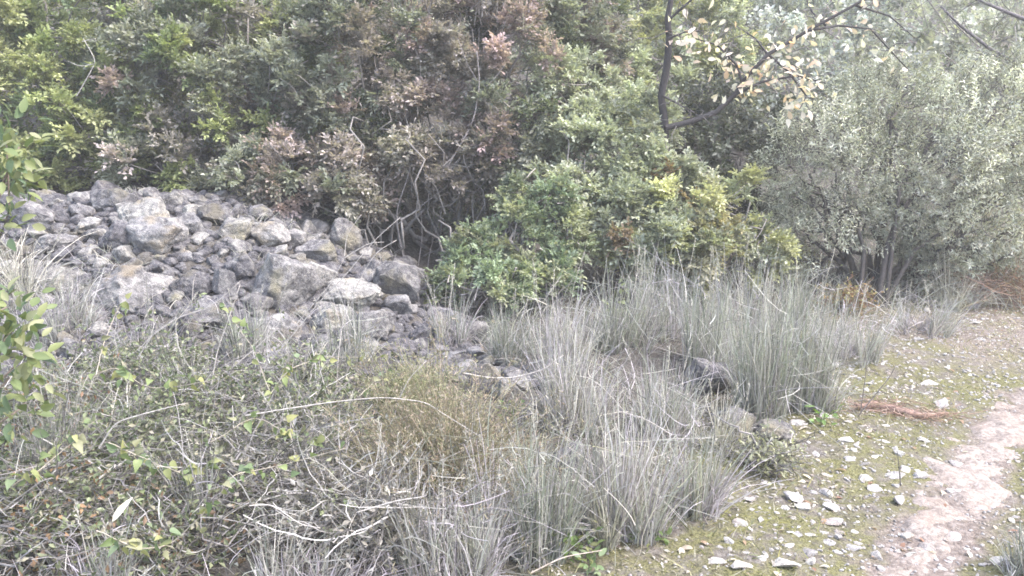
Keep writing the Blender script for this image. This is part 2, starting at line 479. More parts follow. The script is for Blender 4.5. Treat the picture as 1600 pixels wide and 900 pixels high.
bank = {}
for mk in 'nnddp':
    for j in range(6):
        bank.setdefault(mk, []).append(rock_mesh(3, np.random.default_rng(len(bank) * 50 + j + 7), MATS[mk], cuts=9, rough=0.075, lo=0.42))
def heap_mask(x, y):
    px_lim = -0.15 + 0.12 * n3(x * 2, y * 2, 3.3)
    return (y > 4.25) & (y < 6.95) & (x > -4.6) & (x < px_lim - 0.02 - 0.38 * (y - 5.2)) & (y > 4.3 + 0.25 * n3(x * 1.7, y * 1.7, 6.6))
PL = np.array(placed)
small = []
for size in [0.09] * 110 + [0.068] * 420 + [0.052] * 1100 + [0.04] * 1800:
    x, y = rng.uniform(-4.5, 0.15), rng.uniform(4.2, 6.95)
    if not heap_mask(x, y): continue
    s = size * rng.uniform(0.75, 1.3)
    A = np.array(placed + small)
    if np.any(np.hypot(A[:, 0] - x, A[:, 1] - y) < (A[:, 2] + s) * 0.74): continue
    small.append((x, y, s))
small.sort(key=lambda t: -t[2] / t[1])
for k, (x, y, s) in enumerate(small[:290]):
    mk = random.choice('nnnddp')
    me = random.choice(bank[mk])
    tone = {'n': 'mid grey lichen-mottled', 'd': 'dark bluish grey', 'p': 'pale lichen-covered'}[mk]
    o = obj("heap_stone", me)
    o.location = (x, y, float(H(x, y)) + s * rng.uniform(0.1, 0.42))
    o.scale = (s * rng.uniform(0.85, 1.25), s * rng.uniform(0.8, 1.1), s * rng.uniform(0.55, 0.9))
    o.rotation_euler = (rng.uniform(-.5, .5), rng.uniform(-.5, .5), rng.uniform(0, 6.28))
    tag(o, "small %s stone packed among the boulders of the rubble heap" % tone, "stone", "small stones of the rubble heap")

def rubble(name, pts, mat, squash=(0.5, 0.9), sub=1):
    Vs, Fs, n = [], [], 0
    bases = [rock_verts(sub, np.random.default_rng(900 + j), cuts=5, rough=0.04, lo=0.5) for j in range(8)]
    for k, (x, y, s) in enumerate(pts):
        b = bases[k % 8]; a = rng.uniform(0, 6.28); ca, sa = math.cos(a), math.sin(a)
        sc = s * np.array([rng.uniform(.8, 1.3), rng.uniform(.7, 1.1), rng.uniform(*squash)])
        v = b * sc
        tl = rng.uniform(-.4, .4)
        v = np.stack([v[:, 0] * ca - v[:, 1] * sa, v[:, 0] * sa + v[:, 1] * ca, v[:, 2] + tl * v[:, 0]], -1)
        Vs.append(v + [x, y, float(H(x, y)) + sc[2] * 0.35]); Fs.append(ICO[sub][1] + n); n += len(v)
    return obj(name, raw_mesh(name, np.concatenate(Vs), np.concatenate(Fs), mat, None, sub > 1))
pts = [(x, y, s) for (x, y, s) in small[290:]]
while len(pts) < 3600:
    x, y = rng.uniform(-4.6, 0.2), rng.uniform(4.1, 7.0)
    if heap_mask(x, y): pts.append((x, y, rng.uniform(0.015, 0.05)))
tag(rubble("rubble", pts, M_STONED, sub=2), "fine broken grey rubble filling gaps between the heap stones", "rubble", None, 'stuff')  # darker stone material paints crevice shade into the rubble

# ------------------------------------------------------------------ plants: shrubs
def pal(n, base, var=0.18, alt=None, alt_w=None):
    c = np.asarray(base, float)[rng.integers(0, len(base), n)]
    c = c * (1 + rng.normal(size=(n, 1)) * var).clip(0.4, 1.8)
    if alt is not None:
        k = rng.random(n) < alt_w
        c[k] = np.asarray(alt, float)[rng.integers(0, len(alt), k.sum())] * (1 + rng.normal(size=(k.sum(), 1)) * var).clip(0.5, 1.7)
    return c
def frame(D):
    ref = np.where(np.abs(D[..., 2:3]) > 0.92, [1.0, 0.0, 0.0], [0.0, 0.0, 1.0])
    A = nrm(np.cross(D, ref)); return A, np.cross(D, A)

def shoots(mb, P, D, C, style, sc=1.0):
    S = len(P)
    sc = sc * {'lentisk': 1.5, 'olive': 1.5, 'oval': 1.5, 'fine': 1.2}[style]
    if style == 'lentisk':
        K, M = 6, 4
        A, B = frame(D)
        az = rng.uniform(0, 2 * np.pi, (S, K)); tl = rng.uniform(0.35, 1.25, (S, K))
        R = nrm(D[:, None] * np.cos(tl)[..., None] + (A[:, None] * np.cos(az)[..., None] + B[:, None] * np.sin(az)[..., None]) * np.sin(tl)[..., None])
        Lr = rng.uniform(0.045, 0.085, (S, K)) * sc
        st = P[:, None] - D[:, None] * (rng.uniform(0, 0.05, (S, K)) * sc)[..., None]
        side, nn = frame(R)
        nn = nn * np.sign(nn[..., 2:3] + 1e-6)
        for m in range(M + 1):
            pos = st + R * (Lr * (0.25 + 0.75 * m / M))[..., None] - np.array([0, 0, 1]) * (Lr * 0.12 * (m / M) ** 2)[..., None]
            for sg in ((-1, 1) if m < M else (0,)):
                d = nrm(R * (0.75 if sg else 1) + side * sg * 0.8 + rng.normal(size=R.shape) * 0.32)
                c = np.repeat(C[:, None], K, 1) * (1 + rng.normal(size=(S, K, 1)) * 0.13)
                mb.leaves(pos.reshape(-1, 3), d.reshape(-1, 3), (nn + rng.normal(size=R.shape) * 0.5).reshape(-1, 3),
                          (rng.uniform(0.021, 0.031, S * K) * sc), (rng.uniform(0.0115, 0.016, S * K) * sc), c.reshape(-1, 3).clip(0.01, 0.9))
    elif style in ('olive', 'oval', 'fine'):
        K = {'olive': 12, 'oval': 9, 'fine': 16}[style]
        Ls = {'olive': 0.16, 'oval': 0.10, 'fine': 0.14}[style] * sc
        ll = {'olive': (0.034, 0.05), 'oval': (0.03, 0.048), 'fine': (0.012, 0.022)}[style]
        ww = {'olive': (0.008, 0.012), 'oval': (0.017, 0.026), 'fine': (0.002, 0.0035)}[style]
        A, B = frame(D)
        for k in range(K):
            a = k * 2.4 + rng.uniform(0, 0.8, S)
            o = A * np.cos(a)[:, None] + B * np.sin(a)[:, None]
            d = nrm(D * rng.uniform(0.5, 1.0, (S, 1)) + o + rng.normal(size=(S, 3)) * 0.15)
            pos = P + D * (Ls * (k / K - 0.6))
            n_ = nrm(np.cross(d, np.cross(D, d)) + rng.normal(size=(S, 3)) * 0.3)
            mb.leaves(pos, d, n_, rng.uniform(*ll, S) * sc, rng.uniform(*ww, S) * sc, (C * (1 + rng.normal(size=(S, 1)) * 0.16)).clip(0.01, 0.9))

def crown_points(blobs, n, gap=0.0, shell=0.16, freq=3.0, seed=0.0, below=-0.75):
    c = np.array([b[0] for b in blobs], float); r = np.array([b[1] for b in blobs], float)
    if r.ndim == 1: r = np.repeat(r[:, None], 3, 1)
    w = (r ** 2).sum(1); w /= w.sum()
    out_p, out_d = [], []; got = 0
    for _ in range(40):
        k = rng.choice(len(c), n, p=w)
        u = nrm(rng.normal(size=(n, 3)))
        P0 = c[k] + u * r[k]
        rad = 1 - np.abs(rng.normal(size=n)) * shell + 0.16 * np3(P0, freq * 0.6, seed) + 0.10 * np3(P0, freq * 1.9, seed + 5)
        P = c[k] + u * r[k] * rad[:, None]
        q = np.min(np.linalg.norm((P[:, None] - c[None]) / r[None], axis=2) + 10 * (np.arange(len(c))[None] == k[:, None]), axis=1)
        ok = (q > 0.72) & (u[:, 2] > below) & (np3(P, freq, seed + 9) > -0.9 + gap) & (P[:, 2] > H(P[:, 0], P[:, 1]) + 0.03)
        out_p.append(P[ok]); out_d.append(u[ok]); got += ok.sum()
        if got >= n: break
    return np.concatenate(out_p)[:n], np.concatenate(out_d)[:n]

def crooked(a, b, k=7, wob=0.08, sag=0.0):
    t = np.linspace(0, 1, k)[:, None]
    L = np.linalg.norm(np.asarray(b) - a)
    p = np.asarray(a) * (1 - t) + np.asarray(b) * t
    w = np.cumsum(rng.normal(size=(k, 3)), 0) * wob * L / k
    w -= t * w[-1]
    p = p + w + np.array([0, 0, 1]) * sag * L * (t * (1 - t)) * 4
    return p

GREYBARK = (0.20, 0.185, 0.175); DARKBARK = (0.06, 0.052, 0.05); PALEBARK = (0.36, 0.34, 0.32)
def shrub(name, label, cat, bases, blobs, n, style, colors, red=None, red_thr=0.3, sc=1.0, gap=0.35, shell=0.2, freq=3.0,
          bark=GREYBARK, stem_r=0.022, mat=None, seed=0.0, twig=0.4, below=-0.75, up=0.5, group=None, var=0.2, dens=0.8, spray=0.12):
    bases = np.array(bases, float)
    bases = np.stack([bases[:, 0], bases[:, 1], H(bases[:, 0], bases[:, 1])], -1)
    t = thing(name, label, cat, bases.mean(0), group)
    # sprays: a cluster of shoots on a small dome at the end of each bough, gaps between the sprays
    per = 7
    nc = int(n * dens / per)
    Pc, u = crown_points(blobs, nc, gap, shell, freq, seed, below)
    Dc = nrm(u * 0.7 + np.array([0, 0, up]) + rng.normal(size=Pc.shape) * 0.3)
    Cc = pal(len(Pc), colors, var)
    if red is not None:
        k = np3(Pc, 1.8, seed + 20) + 0.45 * rng.normal(size=len(Pc)) > red_thr
        f_ = rng.uniform(.2, .8, (k.sum(), 1)); Cc[k] = f_ * pal(k.sum(), red, 0.2) + (1 - f_) * Cc[k]
    sr = spray * (0.7 + 0.6 * rng.random((len(Pc), 1, 1)))
    v = rng.normal(size=(len(Pc), per, 3)); v = nrm(v + Dc[:, None] * 1.1)
    P = (Pc[:, None] + v * sr * (0.75 + 0.5 * rng.random((len(Pc), per, 1))) - Dc[:, None] * sr * 0.4).reshape(-1, 3)
    D = nrm(v * 0.8 + Dc[:, None] * 0.5 + [0, 0, 0.35] + rng.normal(size=v.shape) * 0.2).reshape(-1, 3)
    C = (np.repeat(Cc[:, None], per, 1) * (1 + rng.normal(size=(len(Pc), per, 1)) * 0.10)).reshape(-1, 3).clip(0.01, 0.9)
    kz = P[:, 2] > H(P[:, 0], P[:, 1]) + 0.03
    P, D, C = P[kz], D[kz], C[kz]
    mb = MB(); shoots(mb, P, D, C, style, sc)
    part("crown", mb, mat or M_LEAF, t)
    for j, (bc, br) in enumerate(blobs):
        br = np.mean(br)
        b = bases[j % len(bases)] + rng.normal(size=3) * [0.04, 0.04, 0]
        b[2] -= 0.03
        m = MB(); e = np.array(bc, float) + [0, 0, br * 0.25]
        k = 9
        m.tubes(crooked(b, e, k, 0.55, 0.1), np.linspace(stem_r, stem_r * 0.35, k), np.array(bark), 6)
        for _ in range(4):
            s0 = b * 0.45 + e * 0.55 + rng.normal(size=3) * 0.03
            m.tubes(crooked(s0, np.array(bc) + nrm(rng.normal(size=3)) * br * 0.8, 6, 0.6), np.linspace(stem_r * 0.5, stem_r * 0.2, 6), np.array(bark), 4)
        part("branch", m, M_BARK, t, True)
    kk = rng.random(len(P)) < twig * 0.7
    Q = P[kk]; E = D[kk]
    cc = np.array([b[0] for b in blobs], float)
    near = cc[np.argmin(np.linalg.norm(Q[:, None] - cc[None], axis=2), 1)]
    a = Q * 0.62 + near * 0.38 + rng.normal(size=Q.shape) * 0.05
    tt = np.linspace(0, 1, 4)[None, :, None]
    pts = a[:, None] * (1 - tt) + Q[:, None] * tt + rng.normal(size=(len(Q), 4, 3)) * 0.012
    m = MB(); m.tubes(pts, np.linspace(0.0045, 0.002, 4) * (0.6 + 0.4 * sc), pal(len(Q), [bark, np.array(bark) * 1.6]), 3)
    part("twigs", m, M_BARK, t, False, 'stuff')
    return t

def B(px, py, Y, r, ry=None, rz=None):
    return (tuple(at(px, py, Y)), (r, ry or r, rz or r))

GREEN = [tuple(1.35 * (0.85 * v + 0.15 * sum(c) / 3) * 1.35 for v in c) for c in [(0.12, 0.145, 0.055), (0.155, 0.175, 0.07), (0.09, 0.12, 0.06), (0.18, 0.19, 0.085)]]
GREYG = [tuple(1.35 * (0.85 * v + 0.15 * sum(c) / 3) * 1.35 for v in c) for c in [(0.14, 0.15, 0.11), (0.18, 0.185, 0.145), (0.11, 0.12, 0.09), (0.17, 0.155, 0.14)]]
REDS = [tuple(1.35 * (0.85 * v + 0.15 * sum(c) / 3) * 1.35 for v in c) for c in [(0.235, 0.162, 0.17), (0.28, 0.19, 0.195), (0.22, 0.178, 0.18), (0.28, 0.225, 0.23)]]
YELG = [tuple(1.35 * (0.85 * v + 0.15 * sum(c) / 3) * 1.35 for v in c) for c in [(0.20, 0.205, 0.10), (0.165, 0.18, 0.095), (0.235, 0.235, 0.125)]]
BRIGHT = [tuple(1.35 * (0.85 * v + 0.15 * sum(c) / 3) * 1.35 for v in c) for c in [(0.125, 0.158, 0.095), (0.155, 0.182, 0.11), (0.10, 0.13, 0.08), (0.18, 0.19, 0.115)]]
PALE = [tuple(1.35 * (0.85 * v + 0.15 * sum(c) / 3) * 1.35 for v in c) for c in [(0.205, 0.22, 0.155), (0.17, 0.185, 0.13), (0.25, 0.26, 0.195)]]
OLIVE = [tuple(1.35 * (0.85 * v + 0.15 * sum(c) / 3) * 1.35 for v in c) for c in [(0.18, 0.187, 0.145), (0.225, 0.228, 0.185), (0.28, 0.28, 0.235), (0.13, 0.138, 0.108)]]
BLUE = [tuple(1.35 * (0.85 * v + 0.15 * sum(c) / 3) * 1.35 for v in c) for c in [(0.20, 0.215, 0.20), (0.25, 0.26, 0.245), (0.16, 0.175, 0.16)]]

shrub("mastic_shrub", "large dark green mastic shrub rising behind the far left of the stone heap", "shrub",
      [(-4.6, 8.4), (-4.0, 8.6)],
      [B(60, 190, 7.9, .75), B(-60, 80, 8.2, .85), B(150, 60, 8.4, .8), B(40, 20, 8.6, .8), B(180, 235, 7.6, .55, .5, .45), B(-120, 250, 7.6, .6), B(90, 275, 7.5, .35, .35, .3)],
      2600, 'lentisk', GREEN, None, seed=1.0, gap=0.5, sc=1.2)
shrub("mastic_shrub", "dense green mastic shrub with rusty flecks behind the middle of the stone heap", "shrub",
      [(-2.9, 8.2), (-2.5, 8.4)],
      [B(300, 130, 7.9, .8), B(390, 60, 8.3, .85), B(250, 250, 7.4, .5, .5, .42), B(330, 250, 7.4, .5, .45, .4), B(280, 20, 8.6, .7), B(430, 190, 7.6, .6)],
      2500, 'lentisk', GREEN + GREYG, REDS, 0.62, seed=2.0, gap=0.55, sc=1.15)
RED_SHRUB = shrub("mastic_shrub", "big mastic shrub with reddish purple leaves over a dark hollow of bare stems", "shrub",
      [(-0.95, 7.5), (-0.7, 7.6), (-0.5, 7.8), (-0.85, 7.9)],
      [B(560, 110, 7.7, .75), B(650, 60, 8.1, .85), B(760, 100, 7.8, .75), B(540, 220, 7.3, .5, .5, .42), B(440, 275, 7.0, .42, .4, .28), B(520, 290, 6.9, .35, .3, .24),
       B(660, 200, 7.5, .55, .5, .4), B(790, 220, 7.4, .5), B(720, 260, 7.1, .36, .3, .28), B(860, 60, 8.4, .7), B(385, 300, 6.95, .28, .3, .2), B(660, 310, 8.5, .65), B(590, 340, 8.1, .4), B(740, 350, 8.0, .45), B(640, 230, 7.2, .3, .3, .2), B(580, 300, 7.2, .25, .25, .18)],
      4300, 'lentisk', GREYG + [(0.10, 0.12, 0.07)], REDS, -0.02, seed=3.0, gap=0.6, sc=1.1, twig=0.7)
for _ in range(26):
    b = np.array([rng.uniform(-1.35, -.2), rng.uniform(6.9, 7.6), 0]); b[2] = H(b[0], b[1])
    m = MB(); m.tubes(crooked(b, b + np.array([rng.normal() * .45, rng.normal() * .2 - .15, rng.uniform(.5, 1.3)]), 10, .6), np.linspace(.011, .004, 10), np.array(GREYBARK) * rng.uniform(.6, 1.5), 5)
    part("branch", m, M_BARK, RED_SHRUB, True)
shrub("mastic_shrub", "pale grey green mastic shrub in the centre below the dark forked trunk", "shrub",
      [(0.75, 7.0), (0.95, 7.2)],
      [B(930, 250, 7.1, .42), B(1000, 230, 7.2, .42), B(890, 320, 6.8, .36), B(980, 330, 6.8, .42), B(900, 170, 7.6, .45), B(1030, 300, 6.9, .35), B(1040, 265, 6.9, .17, .17, .13)],
      1300, 'lentisk', PALE, None, seed=4.0, gap=0.55)
shrub("mastic_bush", "low bright green mastic bush beside the foot of the stone heap", "bush",
      [(-0.15, 6.2), (0.05, 6.3)],
      [B(740, 405, 6.2, .17), B(800, 365, 6.4, .19), B(850, 425, 6.0, .2, .2, .14), B(715, 455, 5.9, .19, .2, .11), B(790, 445, 5.8, .2, .2, .13), B(860, 330, 6.5, .2), B(820, 310, 6.6, .18), B(880, 395, 6.3, .16)],
      620, 'lentisk', BRIGHT, YELG, 0.75, seed=5.0, gap=0.65, below=-0.5, sc=.9, spray=.10)
shrub("mastic_bush", "yellow green mastic bush above the tall grey grass in the centre right", "bush",
      [(1.6, 6.8), (1.9, 6.9)],
      [B(1060, 345, 6.6, .33), B(1140, 350, 6.7, .34), B(1180, 380, 6.6, .28), B(1010, 390, 6.4, .3), B(1110, 400, 6.4, .3)],
      950, 'lentisk', YELG + PALE, [(0.20, 0.10, 0.06)], 0.75, seed=6.0, gap=0.5)
shrub("evergreen_shrub", "dark evergreen shrub in the gap beside the silvery olive", "shrub",
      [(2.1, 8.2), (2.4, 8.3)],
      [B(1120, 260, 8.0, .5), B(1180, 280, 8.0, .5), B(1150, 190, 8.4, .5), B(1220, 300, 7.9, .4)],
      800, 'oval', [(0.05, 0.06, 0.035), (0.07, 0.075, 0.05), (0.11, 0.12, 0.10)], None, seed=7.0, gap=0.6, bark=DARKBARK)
OL = shrub("olive_tree", "silvery wild olive tree with dark forked stems beside the track", "tree",
      [(2.95, 7.1), (3.1, 7.15)],
      [B(1300, 250, 7.1, .55), B(1400, 200, 7.3, .55), B(1500, 215, 7.2, .58), B(1450, 280, 6.9, .5), B(1560, 290, 7.0, .6), B(1290, 340, 6.9, .38), B(1520, 370, 6.8, .42, .4, .3),
       B(1440, 350, 7.0, .33), B(1370, 165, 7.6, .45), B(1560, 195, 7.5, .55), B(1640, 240, 7.2, .6), B(1600, 380, 6.9, .4, .4, .3), B(1250, 290, 7.2, .35), B(1260, 380, 7.0, .3), B(1450, 415, 7.0, .3, .3, .18), B(1540, 420, 7.1, .3, .3, .18)],
      4600, 'olive', OLIVE, None, seed=8.0, gap=0.45, bark=DARKBARK, stem_r=0.03, mat=M_OLIVE, shell=0.3, up=0.35, sc=.66, dens=1.0, spray=.15)
for pl, r0 in (([(1372, 445), (1388, 380), (1400, 340), (1440, 290), (1500, 235)], .026), ([(1345, 445), (1350, 390), (1335, 340), (1300, 290)], .021), ([(1380, 405), (1430, 390), (1490, 350)], .02), ([(1395, 345), (1405, 300), (1395, 250)], .02)):
    m = MB(); p = np.array([at(x, y, 6.6 + .08 * i) for i, (x, y) in enumerate(pl)]); p[0, 2] = H(p[0, 0], p[0, 1]) - .05
    m.tubes(p, np.linspace(r0, r0 * .45, len(p)), np.array(DARKBARK), 7); part("trunk", m, M_BARK, OL, True)

shrub("background_shrub", "yellowish pale shrub growing upslope behind the dark oak trunk", "shrub", [(1.3, 10.4)],
      [B(960, 60, 10, .8), B(1010, 130, 9.6, .7), B(1080, 90, 10, .8), B(960, 150, 9.4, .6)], 1300, 'lentisk', YELG + PALE, None, seed=9.0, sc=1.2, gap=0.5)
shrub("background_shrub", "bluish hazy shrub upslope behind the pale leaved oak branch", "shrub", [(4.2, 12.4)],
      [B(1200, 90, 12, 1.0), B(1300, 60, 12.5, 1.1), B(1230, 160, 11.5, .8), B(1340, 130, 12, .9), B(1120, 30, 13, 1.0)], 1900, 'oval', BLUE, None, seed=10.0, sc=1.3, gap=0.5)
shrub("background_shrub", "yellowish green shrub crest above the left mastic at the top edge", "shrub", [(-5.0, 11)],
      [B(60, 5, 10.5, .9), B(200, 0, 10.8, .9), B(330, -10, 11, .9), B(-60, 0, 10.4, .9)], 1300, 'lentisk', YELG, REDS, 0.8, seed=11.0, sc=1.3, gap=0.5)
shrub("background_shrub", "grey green shrub crest with twiggy top behind the reddish mastic", "shrub", [(-1.2, 11)],
      [B(500, -10, 10.4, .9), B(620, -20, 10.8, .9), B(760, -10, 11, .9), B(870, 20, 10.5, .8)], 1300, 'lentisk', PALE + GREYG, REDS, 0.6, seed=12.0, sc=1.3, gap=0.5)
shrub("background_shrub", "shrub behind pine twigs in the bright top right corner, glare whitened into its leaves", "shrub", [(7.2, 12.5)],
      [B(1480, 60, 11.5, 1.0), B(1570, 90, 11, 1.0), B(1620, 180, 10, .9), B(1420, 20, 13, 1.1), B(1560, -20, 13, 1.2), B(1690, 60, 11, 1.2)], 1900, 'oval', [(.46, .465, .42), (.55, .555, .52), (.40, .405, .36)], None, seed=13.0, sc=1.4, gap=0.5)  # leaf colours whitened to stand in for the washed-out glare
shrub("juniper_bush", "dark green patch of juniper upslope at the top centre", "bush", [(2.9, 13.2)],
      [B(1130, 20, 12.5, .6), B(1160, 60, 12.6, .5)], 800, 'fine', [(0.06, 0.10, 0.04), (0.08, 0.12, 0.05)], None, seed=14.0, sc=2.0, gap=0.4)

# far slope growth, one mass
mb = MB()
n = 9000
x = rng.uniform(-26, 32, n); y = rng.uniform(11.5, 34, n)
P = np.stack([x, y, H(x, y) + np.abs(1.5 + 1.2 * n3(x * .5, y * .5, 7)) * rng.random(n) ** 0.5], -1)
D = nrm(rng.normal(size=(n, 3)) * 0.6 + [0, -0.3, 0.7])
C = pal(n, PALE + [(.30, .305, .26), (.38, .385, .34), (.24, .25, .20)], 0.2)  # extra pale tones put the upslope brightness into the leaf colour
shoots(mb, P, D, C, 'oval', 3.0)
tag(obj("far_undergrowth", mb.mesh("far_undergrowth", M_LEAF)), "far shrub growth covering the slope behind the thicket", "undergrowth", None, 'stuff')

# ------------------------------------------------------------------ leaves as parts
def leaf_shape(name, outline, mat, color, fold=0.2, curl=0.15):
    """outline: [(t along, half width)] ; builds a folded blade of unit length along +Y"""
    V, F, C = [], [], []
    for t, w in outline:
        z = -curl * t * t
        V += [(-w, t, z + fold * w), (0, t, z), (w, t, z + fold * w)]
    for i in range(len(outline) - 1):
        a = i * 3; b = a + 3
        for j in (0, 1):
            F += [(a + j, a + j + 1, b + j + 1), (a + j, b + j + 1, b + j)]
    V = np.array(V, float)
    return raw_mesh(name, V, np.array(F), mat, np.broadcast_to(np.array(color, float), (len(V), 3)), True)
OVATE = [(0, .01), (.12, .14), (.35, .24), (.6, .22), (.85, .11), (1, .005)]
HEART = [(-.08, .16), (.0, .30), (.18, .36), (.42, .30), (.7, .16), (1, .005)]
OBOV = [(0, .02), (.15, .07), (.4, .19), (.62, .27), (.75, .22), (.88, .22), (1, .04)]
LANCE = [(0, .01), (.2, .08), (.5, .12), (.8, .07), (1, .004)]
def leaf_set(outline, mat, colors, curls=(0.05, 0.3)):
    return [leaf_shape("leaf", outline, mat, c, rng.uniform(.1, .5), rng.uniform(*curls)) for c in colors]
def put_leaf(parent, me, pos, d, n, L):
    d = Vector(d).normalized(); n = Vector(n)
    s = d.cross(n).normalized(); n = s.cross(d)
    o = bpy.data.objects.new("leaf", me)
    M = Matrix((s, d, n)).transposed().to_4x4()
    o.rotation_euler = M.to_euler()
    o.location = Vector(pos) - parent.location
    o.scale = (L, L, L)
    COL.objects.link(o); o.parent = parent
    return o

# oak with pale dry leaves and its dark trunk
OAK_Y = 6.95
ob = at(1040, 330, OAK_Y + .2); ob[2] = H(ob[0], ob[1])
oak = thing("oak_tree", "thin dark oak trunk with crooked branch of pale orange dry leaves", "tree", ob)
m = MB(); pl = [ob - [0, 0, .1]] + [at(x, y, OAK_Y) for x, y in [(1040, 240), (1038, 190), (1033, 150), (1042, 105), (1046, 60), (1043, 30), (1050, -10), (1052, -80)]]
m.tubes(np.array(pl), np.array([.045, .038, .033, .029, .03, .027, .024, .02, .015]), np.array((.028, .024, .026)), 8); part("trunk", m, M_BARK, oak, True)
oak_leaf = leaf_set(OBOV, M_DRYLEAF, [(.70, .62, .54), (.76, .70, .60), (.66, .56, .46), (.66, .46, .34), (.70, .56, .49), (.72, .60, .50), (.66, .52, .42), (.74, .66, .60), (.76, .72, .66), (.70, .65, .58)])
cnt = 0
for pl, r0, dens in (([(1040, 200), (1080, 190), (1118, 176), (1148, 148), (1168, 118), (1200, 85), (1262, 48), (1335, 8), (1400, -30)], .027, 9),
                     ([(1148, 148), (1190, 128), (1245, 118), (1290, 130)], .014, 14), ([(1160, 130), (1150, 100), (1120, 70), (1085, 60)], .013, 12),
                     ([(1200, 85), (1230, 110), (1260, 150), (1250, 170)], .012, 14), ([(1262, 48), (1310, 40), (1360, 45), (1420, 110)], .012, 7),
                     ([(1045, 60), (1070, 50), (1100, 48)], .01, 8), ([(1036, 150), (1065, 165), (1090, 180)], .01, 9), ([(1046, 30), (1080, 0), (1110, -20)], .012, 5),
                     ([(1200, 85), (1180, 60), (1150, 40)], .01, 10), ([(1335, 8), (1390, 25), (1430, 60)], .01, 8), ([(1290, 40), (1270, 20), (1260, 0)], .01, 9)):
    dy = rng.uniform(-.25, .25) if r0 < .02 else 0
    p = np.array([at(x, y, OAK_Y - .05 + dy * k / len(pl)) for k, (x, y) in enumerate(pl)])
    m = MB(); m.tubes(p, np.linspace(r0, r0 * .35, len(p)), np.array((.03, .026, .028)), 6); br = part("branch", m, M_BARK, oak, True)
    for i in range(len(p) - 1):
        if r0 > .025 and i < 3: continue
        for _ in range(int(dens * 1.5)):
            if cnt >= 298: break
            t = rng.random(); q = p[i] * (1 - t) + p[i + 1] * t + rng.normal(size=3) * .085
            d = nrm(rng.normal(size=3) + [.2, -.1, -.1]); nn = nrm(rng.normal(size=3) + [0, -.5, .8])
            put_leaf(oak, random.choice(oak_leaf), q, d, nn, rng.uniform(.05, .085)); cnt += 1
    tw = MB()
    for _ in range(10):
        i = rng.integers(0, len(p) - 1); a = p[i] * .5 + p[i + 1] * .5
        tw.tubes(crooked(a, a + rng.normal(size=3) * .14, 5, .5), np.linspace(.004, .0015, 5), np.array((.12, .11, .11)), 4)
    part("twigs", tw, M_BARK, oak, False, 'stuff')

# pine boughs at the top right
pb = np.array([6.4, 8.2, float(H(6.4, 8.2))])
pine = thing("pine_tree", "thin bare pine boughs reaching in at the top right corner", "tree", pb)
m = MB(); m.tubes(crooked(pb - [0, 0, .1], pb + [0.1, 0, 4.5], 8, .1), np.linspace(.11, .05, 8), np.array(DARKBARK), 8); part("trunk", m, M_BARK, pine, True)
nd = MB()
for pl in ([(1720, 170), (1600, 105), (1545, 75), (1500, 40), (1470, 10)], [(1700, 60), (1600, 30), (1540, 5), (1500, -15)], [(1720, 220), (1640, 200), (1590, 180)]):
    p = np.array([at(x, y, 8.0) for x, y in pl]); p = np.concatenate([[pb + [0, 0, p[0][2] - pb[2] + .2]], p])
    m = MB(); m.tubes(p, np.linspace(.03, .008, len(p)), np.array((.10, .09, .10)), 6); part("branch", m, M_BARK, pine, True)
    for _ in range(40):
        i = rng.integers(1, len(p) - 1); t = rng.random(); a = p[i] * (1 - t) + p[i + 1] * t
        e = a + nrm(rng.normal(size=3) + [-.6, -.2, .1]) * rng.uniform(.1, .3)
        nd.tubes(crooked(a, e, 4, .3), np.linspace(.004, .002, 4), np.array((.13, .12, .125)), 3)
        P_ = e + rng.normal(size=(14, 3)) * .01
        nd.ribbons(np.stack([P_, P_ + nrm(rng.normal(size=(14, 3)) + nrm(e - a)) * .07], 1), .0018, np.array((.22, .25, .17)))
part("needles", nd, M_LEAF, pine, False, 'stuff')

# evergreen saplings poking in at the far left edge
def sapling(label, spots, Y, basepx, colors, group=None, L=(.042, .068)):
    b = at(basepx, 640, Y); b[2] = H(b[0], b[1])
    t = thing("oak_sapling", label, "sapling", b, group)
    ms = leaf_set(OVATE, M_LEAF, colors)
    for (px, py, r, n) in spots:
        c = at(px, py, Y)
        m = MB(); m.tubes(crooked(b, c, 7, .3, .05), np.linspace(.009, .003, 7), np.array((.20, .16, .13)), 5); part("stem", m, M_BARK, t, True)
        for _ in range(int(n * 2.4)):
            o = rng.normal(size=3) * r * .55
            m_ = random.choice(ms)
            put_leaf(t, m_, c + o, nrm(o / r + rng.normal(size=3) * .5 + [0, 0, .3]), nrm(rng.normal(size=3) * .6 + [0, -.4, 1]), rng.uniform(*L))
    return t
SAPC = [(.19, .22, .09), (.15, .19, .08), (.24, .26, .12), (.11, .155, .08), (.26, .27, .15)]
sapling("glossy yellow green evergreen sapling poking in at the far left edge", [(10, 215, .09, 16), (20, 250, .09, 18), (10, 285, .08, 14), (0, 350, .07, 8), (30, 230, .06, 8)], 3.1, -160, SAPC)
sapling("green leafy sapling low at the left edge above the tangled corner bush", [(10, 480, .07, 12), (25, 510, .08, 14), (10, 530, .1, 16), (40, 555, .09, 14), (15, 590, .1, 14), (30, 640, .1, 12), (0, 670, .1, 10)], 2.7, -190, SAPC)

